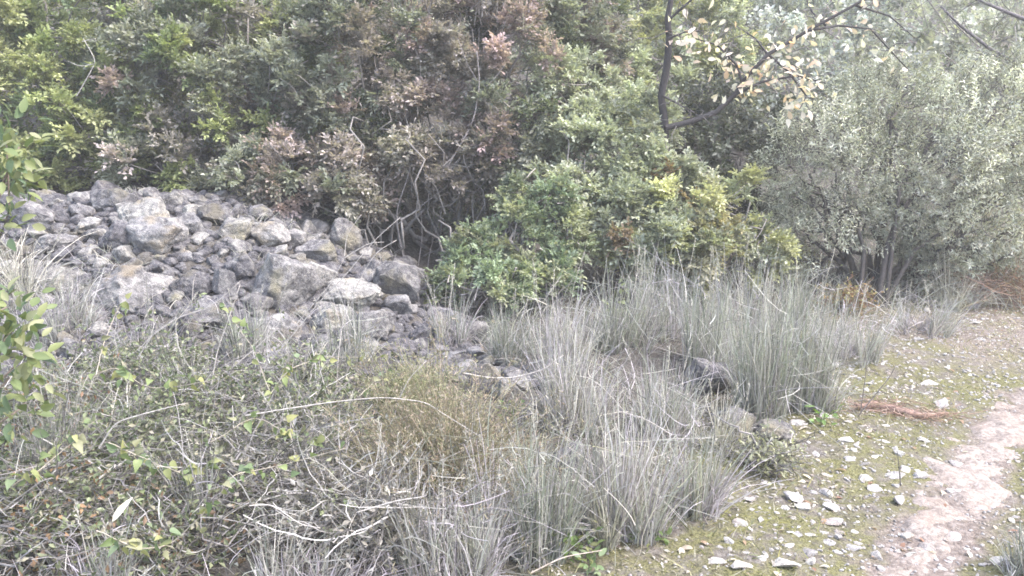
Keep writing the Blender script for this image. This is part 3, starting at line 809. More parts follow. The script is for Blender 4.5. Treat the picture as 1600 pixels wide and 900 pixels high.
# ------------------------------------------------------------------ grass clumps
GRASS_GREY = [tuple(1.08 * v for v in c) for c in [(.31, .31, .285), (.36, .35, .34), (.25, .26, .23), (.33, .31, .33)]]
GRASS_GREEN = [tuple(1.08 * v for v in c) for c in [(.225, .245, .20), (.28, .29, .25), (.19, .205, .175), (.33, .31, .32), (.29, .27, .29)]]
GRASS_LAV = [tuple(1.08 * v for v in c) for c in [(.37, .335, .375), (.43, .395, .43), (.29, .26, .295)]]
STRAW = [tuple(1.08 * v for v in c) for c in [(.40, .375, .335), (.46, .435, .39), (.32, .30, .275)]]
def blades(mb, cx, cy, r, h, n, cols, lean=0.25, droop=0.3, w=0.0048, K=6, wind=(0.06, 0), hv=0.5):
    a = rng.uniform(0, 6.28, n); rr = r * np.sqrt(rng.random(n))
    nb = max(5, n // 22); bi = rng.integers(0, nb, n)
    ba = rng.uniform(0, 6.28, nb); bR = r * np.sqrt(rng.random(nb)); bh = rng.uniform(.72, 1.18, nb)
    x = cx + bR[bi] * np.cos(ba[bi]) + rng.normal(size=n) * .012; y = cy + bR[bi] * np.sin(ba[bi]) + rng.normal(size=n) * .012
    a = ba[bi] + rng.normal(size=n) * .7; rr = bR[bi]; blean = rng.normal(size=(nb, 2)) * lean * .4
    L = bh[bi] * h * (1 - hv + hv * 1.35 * rng.random(n)) * (1 - 0.25 * (rr / r) ** 2)
    out = np.stack([np.cos(a), np.sin(a)], -1) * (lean * (0.25 + rr / r) * rng.random(n) * 1.6)[:, None] + np.array(wind) + blean[bi] + rng.normal(size=(n, 2)) * lean * 0.3
    t = np.linspace(0, 1, K)
    dr = droop * rng.random(n) ** 2
    px = x[:, None] + out[:, :1] * L[:, None] * (t + dr[:, None] * 2.0 * t ** 2.5)[:, :]
    py = y[:, None] + out[:, 1:] * L[:, None] * (t + dr[:, None] * 2.0 * t ** 2.5)[:, :]
    pz = (H(x, y) - 0.01)[:, None] + L[:, None] * (t - dr[:, None] * 0.8 * t ** 3)
    PTS = np.stack([px, py, pz], -1) + np.cumsum(np.cumsum(rng.normal(size=(n, K, 3)), 1), 1) * (0.0045 * h / .5)
    W = w * rng.uniform(.6, 1.3, (n, 1)) * (1 - 0.75 * t[None] ** 1.5)
    mb.ribbons(PTS, W, pal(n, cols, 0.30))
def clump(label, px, py, h, r, n, kind='grey', lean=.25, droop=.3, wind=(.05, 0), stalks=4, Y=None):
    P = on_ground(px, py) if Y is None else at(px, py, Y)
    t = thing("grass_clump", label, "grass clump", (P[0], P[1], float(H(P[0], P[1]))), "tall dry grass clumps")
    g, d = {'grey': (GRASS_GREY, GRASS_LAV), 'green': (GRASS_GREEN + GRASS_GREY[:1], GRASS_GREY), 'lav': (GRASS_LAV + GRASS_GREY[:2], STRAW + GRASS_GREY), 'straw': (STRAW, GRASS_GREY)}[kind]
    n = int(n * (0.5 if P[1] < 4.2 else .42)); wind = (wind[0] * .4, 0)
    lean *= .62; droop *= .8; r *= .85
    mb = MB(); blades(mb, P[0], P[1], r, h, int(n * .72), g, lean, droop, wind=wind); part("foliage", mb, M_GRASS, t)
    mb = MB(); blades(mb, P[0], P[1], r * 1.1, h * .75, int(n * .5), d, lean * 1.5, droop * 2, w=.0042, wind=wind)
    blades(mb, P[0], P[1], r * 1.25, h * .45, int(n * .45), d + GRASS_LAV, lean * 2.0, min(1.0, droop * 2.5), w=.0042, wind=wind); 
    nt_ = int(n * .25); q0 = np.array([P[0], P[1], 0]) + rng.normal(size=(nt_, 3)) * [r * .75, r * .75, 0]
    q0[:, 2] = H(q0[:, 0], q0[:, 1]) + h * rng.uniform(.03, .75, nt_); dd = nrm(rng.normal(size=(nt_, 3)) * [1, 1, .8] + [0, 0, .35])
    tt = np.linspace(0, 1, 5)[None, :, None]; ll = rng.uniform(.06, .2, (nt_, 1, 1)) * h / .5
    pp = q0[:, None] + dd[:, None] * ll * tt + rng.normal(size=(nt_, 1, 3)) * .6 * ll * tt ** 2
    pp[..., 2] = np.maximum(pp[..., 2], H(pp[..., 0], pp[..., 1]) + .004)
    mb.ribbons(pp, .0036 * (1 - .5 * tt[..., 0]) * np.ones((nt_, 1)), pal(nt_, d + [(.20, .19, .18), (.44, .42, .40)], .25))
    part("dead_thatch", mb, M_GRASS, t, False, 'stuff')
    for _ in range(stalks):
        m = MB(); a = rng.uniform(0, 6.28); q = np.array([P[0] + r * .6 * math.cos(a), P[1] + r * .6 * math.sin(a), 0]); q[2] = H(q[0], q[1])
        e = q + [rng.normal() * .12 + wind[0], rng.normal() * .1, h * rng.uniform(1.0, 1.2)]
        p = crooked(q, e, 8, .12)
        m.tubes(p, np.linspace(.0022, .0012, 8), np.array(random.choice(STRAW)), 3)
        f = p[-1] - (p[-1] - p[-3]) * rng.random((26, 1)); m.leaves(f, nrm(p[-1] - p[-3] + rng.normal(size=(26, 3)) * .07), rng.normal(size=(26, 3)), .016, .0035, np.array((.42, .40, .37)))
        part("stalk", m, M_GRASS, t)
    return t

CL = [
 # label, px, base py, height, radius, n, kind
 ("tallest dense green grey grass clump in the foreground centre", 840, 868, .50, .10, 900, 'green', .16, .25),
 ("lavender grey grass clump just right of the foreground green one", 965, 830, .50, .16, 1100, 'lav', .25, .3),
 ("thin grey grass clump at the verge edge beside the mossy ground", 1075, 800, .42, .10, 420, 'grey', .3, .4),
 ("bushy lavender grass clump behind the foreground clumps in the centre", 890, 665, .46, .18, 1100, 'lav', .3, .4),
 ("wide grey grass clump left of the half hidden lavender rock", 1030, 680, .40, .16, 800, 'grey', .3, .35),
 ("tall grey green broom-like clump right of the half hidden lavender rock", 1190, 655, .70, .13, 1000, 'green', .14, .2),
 ("tall bluish grey clump next to the open verge", 1265, 640, .62, .14, 900, 'green', .2, .25),
 ("tall pale grass clump behind the half hidden lavender rock", 1095, 575, .62, .20, 900, 'green', .18, .25),
 ("tall pale feathery clump under the yellow green bush", 1160, 540, .58, .22, 850, 'grey', .2, .25),
 ("pale grass clump in front of the low bright green bush", 870, 580, .55, .18, 850, 'lav', .25, .35),
 ("blue grey rounded clump beside the pale stone and the black hollow", 790, 570, .40, .12, 650, 'green', .3, .3),
 ("straw tinted clump between heap stones and bright green bush", 705, 540, .42, .11, 420, 'grey', .3, .35),
 ("dark based clump behind the lavender bushy one under the centre shrubs", 960, 540, .55, .22, 850, 'green', .22, .3),
 ("grey clump below the pale centre mastic", 1030, 520, .58, .22, 800, 'grey', .2, .3),
 ("grey green grass clump growing in front of the big lavender boulder", 385, 560, .38, .10, 520, 'green', .25, .25),
 ("grey green grass clump growing in front of the whitish boulder", 545, 580, .40, .11, 600, 'green', .22, .25),
 ("thin grass clump in front of the large flat pale slab", 225, 560, .32, .12, 450, 'grey', .3, .3),
 ("tousled dry grass clump covering the far left foot of the heap", 90, 520, .34, .24, 900, 'grey', .6, .7),
 ("brownish dry grass clump beside the tousled one at the left", 20, 470, .38, .24, 700, 'straw', .6, .7),
 ("upright pale grass clump at the left edge with fine stems", 60, 790, .42, .10, 420, 'green', .2, .2),
 ("upright yellowish grass clump near the white curled leaf", 105, 770, .46, .08, 320, 'green', .15, .2),
 ("coarse dry clump at the bottom edge left of centre", 470, 940, .26, .18, 520, 'grey', .4, .5),
 ("straight stemmed dry clump at the bottom edge", 700, 910, .40, .16, 800, 'grey', .3, .3),
 ("lavender stemmed clump left of the tallest foreground clump", 770, 880, .36, .12, 600, 'lav', .3, .35),
 ("dry clump in the bottom left corner", 150, 940, .26, .18, 420, 'grey', .4, .5),
 ("short dry fringe clump in front of the white speckled rock", 1130, 700, .26, .10, 380, 'straw', .6, .5),
 ("grey clump at the verge under the olive stems", 1330, 560, .42, .20, 700, 'grey', .35, .4),
 ("dry grass clump along the verge beyond the olive stems", 1440, 520, .34, .22, 600, 'grey', .45, .5),
 ("pale arching grass clump under the olive at the far bend", 1490, 480, .40, .2, 550, 'straw', .5, .6),
 ("fine upright grass clump in the left middle, in front of the bluish slab", 300, 660, .34, .11, 420, 'green', .2, .3),
 ("fine upright grass clump among the leafy tangle above the white curled leaf", 200, 745, .34, .10, 420, 'green', .25, .3),
 ("grey upright clump rising from the wiry tangle at the lower left", 330, 830, .36, .11, 420, 'grey', .25, .3),
 ("greenish upright clump below the long arching bare twig", 500, 760, .32, .10, 420, 'green', .25, .3),
 ("straw grey clump between the heather bush and the bottom edge", 620, 860, .36, .12, 450, 'straw', .3, .35),
 ("pale fine clump at the foot of the rocks by the smaller greenish bush", 450, 650, .32, .10, 380, 'green', .2, .3),
 ("green grey upright clump beside the low left sapling", 110, 680, .36, .11, 420, 'green', .2, .3),
 ("lavender thin clump between the heather bush and the foreground green clump", 745, 800, .34, .10, 380, 'lav', .25, .3),
 ("green grass clump in the bottom right corner beyond the path", 1620, 900, .22, .1, 500, 'green', .3, .2),
 ("tall grey clump between yellow green bush and olive", 1240, 530, .55, .22, 800, 'green', .2, .25),
]
for c in CL:
    clump(c[0], c[1], c[2], c[3], c[4], c[5], c[6], c[7], c[8])

# short growth as one mass each
def scatter_mask(n, xr, yr, f):
    x = rng.uniform(*xr, n); y = rng.uniform(*yr, n); k = f(x, y); return x[k], y[k]
mb = MB()
x, y = scatter_mask(17000, (-2.6, 2.9), (1.5, 6.8), lambda x, y: (edge_s(x, y) > -0.22 + .28 * n3(x * 3, y * 3, 1)) & ((y < 4.4) | (x > -.25)) & (rng.random(len(x)) < .35 + .9 * np.maximum(0, n3(x * 2.2, y * 2.2, 5.0) + .3)))
n = len(x); L = rng.uniform(.06, .20, n) * (.35 + .65 * sst(-.3, .3, edge_s(x, y))); K = 5; t = np.linspace(0, 1, K)
o = rng.normal(size=(n, 2)) * .55; dr = rng.random(n) * .9
PTS = np.stack([x[:, None] + o[:, :1] * L[:, None] * (t + t ** 2 * dr[:, None]), y[:, None] + o[:, 1:] * L[:, None] * (t + t ** 2 * dr[:, None]), H(x, y)[:, None] + L[:, None] * (t - dr[:, None] * .7 * t ** 2)], -1)
xw, yw = scatter_mask(6000, (-4.4, .1), (4.2, 7.0), lambda x, y: heap_mask(x, y) & (n3(x * 3, y * 3, 12) > .42)); xf, yf = scatter_mask(9000, (1.5, 9), (6.2, 11), lambda x, y: (edge_s(x, y) > -1.6 + .5 * n3(x, y, 2)))
mb.ribbons(PTS, .0042 * (1 - .6 * t[None]) * np.ones((n, 1)), pal(n, GRASS_GREY + GRASS_GREEN + [(.17, .155, .14), (.13, .12, .105), (.20, .21, .13), (.24, .22, .20)] * 2, .2))  # dark browns paint the shade between the taller clumps
for xq, yq, lo, hi in ((xw, yw, .04, .11), (xf, yf, .12, .35)):
    n = len(xq); L = rng.uniform(lo, hi, n); o = rng.normal(size=(n, 2)) * .6
    Q = np.stack([xq[:, None] + o[:, :1] * L[:, None] * t, yq[:, None] + o[:, 1:] * L[:, None] * t, H(xq, yq)[:, None] + .03 + L[:, None] * (t - .4 * t ** 2)], -1)
    mb.ribbons(Q, .005 * (1 - .6 * t[None]) * np.ones((n, 1)), pal(n, GRASS_GREY + GRASS_GREEN + STRAW, .2))
tag(obj("dry_grass", mb.mesh("dry_grass", M_GRASS)), "matted short dry grass between the taller clumps", "grass", None, 'stuff')

mb = MB()
x, y = scatter_mask(26000, (-.2, 6.0), (2.2, 8.0), lambda x, y: (edge_s(x, y) < .3) & (path_dist(x, y) > .24 + .06 * n3(x * 5, y * 5, 3)) & (n3(x * 2.8, y * 2.8, 8) + .5 * n3(x * 9, y * 9, 2) > -.05))
n = len(x); L = rng.uniform(.012, .045, n); t = np.linspace(0, 1, 3)
o = rng.normal(size=(n, 2)) * .8
PTS = np.stack([x[:, None] + o[:, :1] * L[:, None] * t, y[:, None] + o[:, 1:] * L[:, None] * t, H(x, y)[:, None] + L[:, None] * (t - .25 * t ** 2)], -1)
mb.ribbons(PTS, .004 * (1 - .7 * t[None]) * np.ones((n, 1)), pal(n, [(.22, .22, .08), (.27, .25, .09), (.30, .28, .17), (.17, .19, .10), (.36, .34, .27)], .2))
tag(obj("moss", mb.mesh("moss", M_GRASS)), "low yellow green moss and grass sprouts on the verge", "moss", None, 'stuff')

# ------------------------------------------------------------------ wiry bushes of the left foreground
def wire_bush(name, label, px, py, r, h, n, cols, leafcols, nl, fine=False, Y=None):
    h = h * (1.25 if not fine else 1.0)
    P = on_ground(px, py) if Y is None else at(px, py, Y)
    z0 = float(H(P[0], P[1]))
    t = thing(name, label, "bush", (P[0], P[1], z0))
    K = 8; n = int(n * .75); nl = int(nl * .95)
    a = rng.uniform(0, 6.28, n); rr = r * .35 * np.sqrt(rng.random(n))
    st = np.stack([P[0] + rr * np.cos(a), P[1] + rr * np.sin(a), np.full(n, z0)], -1)
    u = nrm(rng.normal(size=(n, 3)) + [0, 0, .9]); u[:, 2] = np.abs(u[:, 2])
    if not fine:
        st = st + nrm(rng.normal(size=(n, 3))) * np.array([r, r, h * .5]) * rng.random((n, 1)) ** .5 * .75 + [0, 0, h * .35]
        u = nrm(rng.normal(size=(n, 3)) * [1, 1, .55])
    L = rng.uniform(.35, 1.0, n) * (np.hypot(r, h) if fine else r * .9)
    tt = np.linspace(0, 1, K)[None, :, None]
    bend = rng.normal(size=(n, 1, 3)) * .35
    PTS = st[:, None] + u[:, None] * L[:, None, None] * tt * [1, 1, h / r * .8 if fine else .7] + bend * L[:, None, None] * tt ** 2 * (.5 if fine else 1) + np.cumsum(rng.normal(size=(n, K, 3)), 1) * .007
    PTS[..., 2] = np.maximum(PTS[..., 2], H(PTS[..., 0], PTS[..., 1]) + .005)
    m = MB(); m.ribbons(PTS, (.0050 if not fine else .0036) * np.linspace(1, .5, K)[None] * rng.uniform(.6, 1.3, (n, 1)), pal(n, cols, .2))
    part("twigs", m, M_GRASS, t, False, 'stuff')
    for _ in range(5):
        m = MB(); i = rng.integers(0, n)
        q = np.array([P[0], P[1], z0]) + rng.normal(size=3) * [r * .3, r * .3, 0]
        m.tubes(crooked(q, PTS[i, -1], 8, .4), np.linspace(.006, .0025, 8), np.array(random.choice(cols)), 5); part("stem", m, M_BARK, t, True)
    m = MB(); i = rng.integers(0, n, nl); k = rng.integers(2, K, nl)
    p = PTS[i, k] + rng.normal(size=(nl, 3)) * .006
    if fine: m.leaves(p, nrm(rng.normal(size=(nl, 3)) + [0, 0, .6]), rng.normal(size=(nl, 3)), rng.uniform(.012, .028, nl), rng.uniform(.003, .005, nl), pal(nl, leafcols, .2))
    else: m.leaves(p, nrm(rng.normal(size=(nl, 3)) + [0, 0, .2]), rng.normal(size=(nl, 3)) + [0, 0, .8], rng.uniform(.016, .036, nl), rng.uniform(.009, .018, nl), pal(nl, leafcols, .22))
    part("crown", m, M_LEAF, t)
    return t
WIRE = [(.28, .265, .265), (.19, .177, .177), (.42, .40, .39), (.10, .093, .093), (.13, .12, .115)]  # darkest tones imitate shaded gaps in the tangle
LEAFY = [(.19, .22, .12), (.24, .26, .16), (.14, .17, .095), (.28, .26, .19), (.11, .13, .08)]
BRN = [(.27, .24, .165), (.31, .275, .20), (.30, .23, .18), (.24, .24, .15), (.33, .28, .24)]
wire_bush("heather_bush", "fine brownish green heather-like bush in front of the black hollow", 690, 770, .34, .42, 1500, [(.22, .18, .14), (.28, .24, .17), (.20, .19, .12)], BRN, 26000, True)
wire_bush("heather_bush", "smaller greenish fine bush behind the brown heather one", 640, 640, .26, .26, 700, [(.24, .22, .16)], [(.25, .26, .14), (.30, .30, .18)], 11000, True)
wire_bush("wiry_bush", "grey wiry leafless tangle at the bottom left of centre", 400, 800, .34, .34, 1100, WIRE, [(.26, .24, .20), (.17, .18, .11)], 1400)
wire_bush("wiry_bush", "grey tangled bush with small green leaves below the grey slab", 300, 680, .34, .32, 900, WIRE, LEAFY, 2600)
wire_bush("wiry_bush", "leafy tangled bush in the left foreground around the white curled leaf", 200, 760, .34, .32, 900, WIRE + [(.25, .27, .18)], LEAFY, 2800)
wire_bush("wiry_bush", "tangled green and brown bush in the lower left corner", 60, 860, .34, .34, 900, WIRE, LEAFY + [(.30, .19, .11)], 2400)
wire_bush("wiry_bush", "dark twiggy tangle at the bottom edge between dry clumps", 560, 860, .32, .30, 1100, WIRE, [(.22, .20, .17), (.33, .31, .29)], 1300)
wire_bush("wiry_bush", "pale leafy tangle below the bare arching twig", 480, 700, .30, .26, 800, WIRE, LEAFY, 2600)
wire_bush("wiry_bush", "leafy tangled bush under the brown dry grass at the left", 130, 640, .32, .26, 700, WIRE, LEAFY + GRASS_GREEN, 2600)
wire_bush("wiry_bush", "dull green scrubby bush overlapping the foot of the rocks at the left", 250, 620, .34, .30, 700, WIRE, LEAFY, 2600)
wire_bush("wiry_bush", "grey brown scrubby bush between the foot of the rocks and the fine heather bush", 470, 630, .30, .26, 700, WIRE, LEAFY, 2000)
wire_bush("wiry_bush", "dense green and brown scrub beside the low left sapling", 60, 690, .34, .32, 700, WIRE, LEAFY + [(.26, .15, .09)], 2800)
wire_bush("wiry_bush", "brown green low scrub at the bottom edge under the white curled leaf", 250, 880, .30, .22, 700, WIRE, LEAFY + [(.22, .15, .10)], 2200)
wire_bush("dead_brush", "reddish brown dead brush lying under the olive at the right edge", 1570, 470, .5, .28, 1300, [(.26, .17, .13), (.20, .13, .10), (.30, .22, .18)], [(.24, .15, .11)], 900)
wire_bush("wiry_bush", "grey wiry bush with pale seed tufts at the edge of the verge", 1200, 730, .16, .13, 350, WIRE, [(.32, .32, .22)], 600)
wire_bush("orange_bush", "small orange tinged bush below the olive stems", 1325, 485, .2, .22, 350, [(.22, .16, .12)], [(.32, .22, .10), (.30, .28, .12), (.22, .12, .08)], 1300)
wire_bush("pink_bush", "small pinkish yellow bush above the tall grass near the olive", 1240, 430, .26, .34, 400, [(.22, .18, .14)], [(.30, .22, .15), (.30, .29, .13), (.26, .28, .13)], 2000)

# ------------------------------------------------------------------ vines with heart leaves
VL = leaf_set(HEART, M_LEAF, [(.20, .245, .10), (.17, .22, .095), (.23, .25, .11), (.13, .18, .085), (.30, .30, .13), (.18, .23, .13), (.25, .25, .15)])
def vine(label, pl, Y, nleaf, L=(.024, .044), r=.0022, col=(.30, .27, .22), spread=.016):
    p = np.array([at(px, py, Y + dy) for px, py, dy in pl])
    k = len(p); t = np.linspace(0, k - 1.001, k * 5); i = t.astype(int); f = (t - i)[:, None]
    q = p[i] * (1 - f) + p[i + 1] * f
    for _ in range(3): q[1:-1] = (q[:-2] + q[2:] + 2 * q[1:-1]) / 4
    q += np.cumsum(rng.normal(size=q.shape), 0) * .0012
    b = q[0].copy()
    o = thing("climbing_vine", label, "vine", b)
    m = MB(); m.tubes(q, np.linspace(r, r * .6, len(q)), np.array(col), 5); part("stem", m, M_BARK, o, True)
    for j in range(int(nleaf * 1.7)):
        c = q[rng.integers(2, len(q))] + rng.normal(size=3) * spread
        put_leaf(o, random.choice(VL), c, nrm(rng.normal(size=3) + [.3, -.2, -.5]), nrm(rng.normal(size=3) * .6 + [0, -.7, .7]), rng.uniform(*L))
    return o
vine("yellow leaved vine hanging beside the bluish slab with dark gap", [(420, 610, 0), (395, 540, .2), (365, 500, .3), (350, 470, .3)], 3.5, 12)
vine("vine with yellow heart leaves in front of the large flat pale slab", [(150, 590, 0), (165, 540, .2), (185, 490, .3), (200, 470, .3)], 3.3, 9)
vine("vine with green and yellow heart leaves in the left foreground middle", [(120, 600, 0), (180, 570, 0), (225, 605, .1), (290, 600, .1), (330, 590, .1)], 3.0, 14)
vine("trailing vine with large green leaves below the bare arching twig", [(330, 690, 0), (400, 650, .1), (450, 680, .1), (510, 690, .1)], 2.8, 16)
vine("low leafy vine near the bottom left, below the white curled leaf", [(150, 830, 0), (220, 860, 0), (270, 850, .1), (320, 800, .1)], 2.2, 14)
vine("vine with yellowish leaves in the left foreground above the white leaf", [(170, 690, 0), (240, 720, 0), (300, 740, .1), (350, 710, .1)], 2.6, 18)
vine("vine of dull green leaves along the lower heap edge", [(420, 620, 0), (450, 580, .1), (500, 560, .2), (560, 560, .2)], 3.2, 12)
vine("leafy vine in the wiry tangle at the left bottom edge", [(20, 760, 0), (60, 740, 0), (110, 700, .1), (150, 660, .1)], 2.5, 14)
vine("small leaved vine over the tangle at bottom centre", [(340, 780, 0), (360, 740, 0), (420, 730, .1), (540, 700, .1)], 2.5, 14, (.02, .035))
vine("yellow leaflets on a stem near the black hollow", [(560, 620, 0), (590, 590, .2), (610, 570, .2), (585, 545, .2)], 3.4, 7, (.02, .035))

# ------------------------------------------------------------------ bare twigs
def twig(label, pls, Y, r=.0032, col=(.40, .37, .345)):
    b = at(*pls[0][0], Y)
    o = thing("bare_twig", label, "twig", b)
    for n_, pl in enumerate(pls):
        p = np.array([at(x, y, Y + .05 * n_) for x, y in pl]); k = len(p)
        t = np.linspace(0, k - 1.001, k * 4); i = t.astype(int); f = (t - i)[:, None]
        q = p[i] * (1 - f) + p[i + 1] * f
        for _ in range(2): q[1:-1] = (q[:-2] + q[2:] + 2 * q[1:-1]) / 4
        rr = r if n_ == 0 else r * .7
        m = MB(); m.tubes(q, np.linspace(rr, rr * .5, len(q)), np.array(col), 5)
        part("main_stem" if n_ == 0 else "side_shoot", m, M_BARK, o, True)
    return o
twig("long pale bare twig slanting across the heap stones to the dark thicket", [[(380, 610), (440, 545), (500, 470), (540, 430), (585, 375), (625, 340)], [(535, 405), (575, 380), (600, 378)], [(460, 510), (520, 440), (537, 405)], [(538, 400), (542, 365), (565, 335)]], 4.0)
twig("thin pale twig curving up beside the long slanting one", [[(525, 620), (528, 560), (535, 500), (550, 460), (585, 395), (620, 375)]], 3.9, .0028)
twig("pale twig arching over the foot of the heap at the left", [[(215, 560), (240, 520), (280, 495), (330, 480), (375, 440)]], 3.6, .0028)
twig("upright white twig in front of the narrow upright stone", [[(330, 600), (340, 545), (360, 490), (375, 445)], [(300, 470), (302, 440), (306, 428)]], 3.5, .0028)
twig("long arching bare twig over the brown heather bush", [[(380, 650), (440, 640), (520, 628), (600, 620), (665, 628), (690, 645), (755, 685)], [(625, 620), (640, 590), (665, 565)]], 2.9, .0028)
twig("pale twig lying over the wiry tangle toward the bottom edge", [[(390, 790), (425, 788), (470, 820), (500, 825)]], 2.2, .0022)
twig("pale bent twig crossing the tangle at bottom centre", [[(560, 800), (620, 782), (665, 776), (668, 768)], [(655, 720), (655, 760), (610, 775)]], 2.5, .003)
twig("white curved twig drooping over the black hollow", [[(725, 583), (760, 590), (800, 591), (850, 578), (880, 555)]], 3.6, .004)
twig("pale twig arching over the left foreground tangle", [[(155, 700), (180, 660), (230, 645), (290, 630)]], 2.6, .003)
twig("thin dead stem leaning over the verge by the reddish fallen branch", [[(1310, 700), (1340, 650), (1390, 590), (1400, 570)], [(1345, 640), (1355, 570), (1350, 540)]], 4.1, .004, (.16, .14, .13))
twig("thin straw stalk slanting among the foreground grass clumps", [[(1050, 680), (1010, 655), (960, 640)]], 2.9, .002)
twig("straw stalk slanting at the bottom edge below the green clump", [[(830, 895), (880, 870), (940, 860)]], 2.5, .003, (.45, .38, .32))
twig("thin dark dead sprig standing on the mossy verge", [[(1408, 768), (1405, 730), (1402, 705)]], 3.35, .003, (.10, .09, .08))
twig("dark branched sprig beside the verge edge clump", [[(1115, 840), (1095, 800), (1100, 760)], [(1100, 810), (1075, 790)], [(1100, 800), (1120, 770)]], 2.95, .003, (.12, .10, .10))
for (px, py, l) in [(600, 320, 0), (640, 330, 1), (690, 350, 2)]: pass
twig("pale bare stems rising in the dark hollow under the reddish shrub", [[(640, 440), (625, 380), (618, 330), (640, 270), (650, 200)], [(622, 350), (660, 320), (700, 290)], [(650, 440), (660, 370), (658, 330)], [(645, 430), (600, 390), (560, 380)], [(665, 440), (672, 390), (690, 330)]], 6.95, .007, (.24, .22, .22))
twig("forked pale dead branch standing out of the reddish shrub", [[(700, 260), (740, 190), (750, 130), (745, 80)], [(745, 150), (775, 120), (790, 100)], [(748, 130), (730, 100), (715, 60)]], 7.0, .005, (.30, .27, .27))
twig("pale crooked dead branch inside the left green shrub", [[(120, 150), (140, 115), (150, 95), (130, 60)], [(146, 100), (125, 104), (105, 95)], [(128, 65), (150, 60)]], 7.15, .005, (.34, .32, .30))

# fallen reddish branch on the verge
fb = on_ground(1410, 645)
o = thing("fallen_branch", "reddish brown rotten branch lying on the mossy verge", "branch", fb)
m = MB(); p = np.array([on_ground(x, y) for x, y in [(1340, 640), (1365, 636), (1400, 645), (1440, 655), (1480, 650)]]) + [0, 0, .015]
m.tubes(p, np.array([.012, .02, .022, .018, .008]), np.array((.24, .16, .13)), 8); part("limb", m, M_BARK, o, True)
m = MB(); n = 420; i = rng.integers(0, 4, n); f = rng.random((n, 1)); q = p[i] * (1 - f) + p[i + 1] * f + rng.normal(size=(n, 3)) * [.03, .05, .012]
e = q + rng.normal(size=(n, 3)) * [.08, .05, .02]
m.ribbons(np.stack([q, (q + e) / 2 + rng.normal(size=(n, 3)) * .01, e], 1), .003, pal(n, [(.26, .17, .14), (.20, .13, .11), (.34, .26, .22)])); part("twigs", m, M_GRASS, o, False, 'stuff')

# ------------------------------------------------------------------ white curled leaf, herbs
wl = leaf_shape("dry_leaf", [(0, .01), (.2, .10), (.5, .13), (.8, .08), (1, .004)], M_DRYLEAF, (.78, .74, .64), .5, .35)
o = obj("dry_leaf", wl); o.location = at(176, 815, 2.15); o.rotation_euler = (1.25, .5, -.35); o.scale = (.075,) * 3
tag(o, "white curled dry leaf caught on the wiry tangle at bottom left", "leaf")
def herb(label, px, py, r, h, n, cols, L=(.02, .035), Y=None):
    P = on_ground(px, py); z = float(H(P[0], P[1]))
    t = thing("green_herb", label, "herb", (P[0], P[1], z))
    ms = leaf_set(OVATE, M_LEAF, cols)
    for _ in range(5):
        a = rng.uniform(0, 6.28); e = np.array([P[0] + r * math.cos(a) * .7, P[1] + r * math.sin(a) * .7, z + h * rng.uniform(.6, 1)])
        m = MB(); m.tubes(crooked(np.array([P[0], P[1], z]), e, 5, .2), np.linspace(.0025, .0012, 5), np.array((.16, .20, .08)), 4); part("stem", m, M_GRASS, t, True)
    for _ in range(n):
        a = rng.uniform(0, 6.28); q = np.array([P[0] + r * math.cos(a) * rng.random() ** .5, P[1] + r * math.sin(a) * rng.random() ** .5, z + h * rng.random()])
        put_leaf(t, random.choice(ms), q, nrm(np.array([math.cos(a), math.sin(a), .3]) + rng.normal(size=3) * .5), nrm(rng.normal(size=3) * .4 + [0, -.3, 1]), rng.uniform(*L))
HG = [(.13, .19, .06), (.17, .22, .08), (.10, .15, .05), (.20, .21, .09)]
herb("bright green herb at the foot of the tallest foreground clump", 892, 872, .09, .13, 80, HG)
herb("small green herb between the two foreground clumps and the moss", 1012, 842, .08, .06, 44, HG)
herb("broad leaved green herb at the bottom below the foreground clump", 925, 885, .05, .05, 16, [(.22, .28, .16), (.17, .24, .12)], (.035, .05))
herb("bright green seedling with round leaves at the verge edge", 1285, 662, .07, .09, 18, [(.17, .27, .07), (.14, .22, .07)], (.03, .045))
herb("small green shoots beside the black hollow rock", 800, 655, .07, .09, 30, HG)
herb("yellow green herb in the grass under the centre shrubs", 960, 505, .10, .28, 40, [(.24, .27, .10), (.20, .24, .09)], (.03, .05))
herb("pale green weed at the bottom edge left of centre", 525, 870, .06, .22, 30, [(.28, .32, .18), (.22, .27, .13)], (.025, .04))

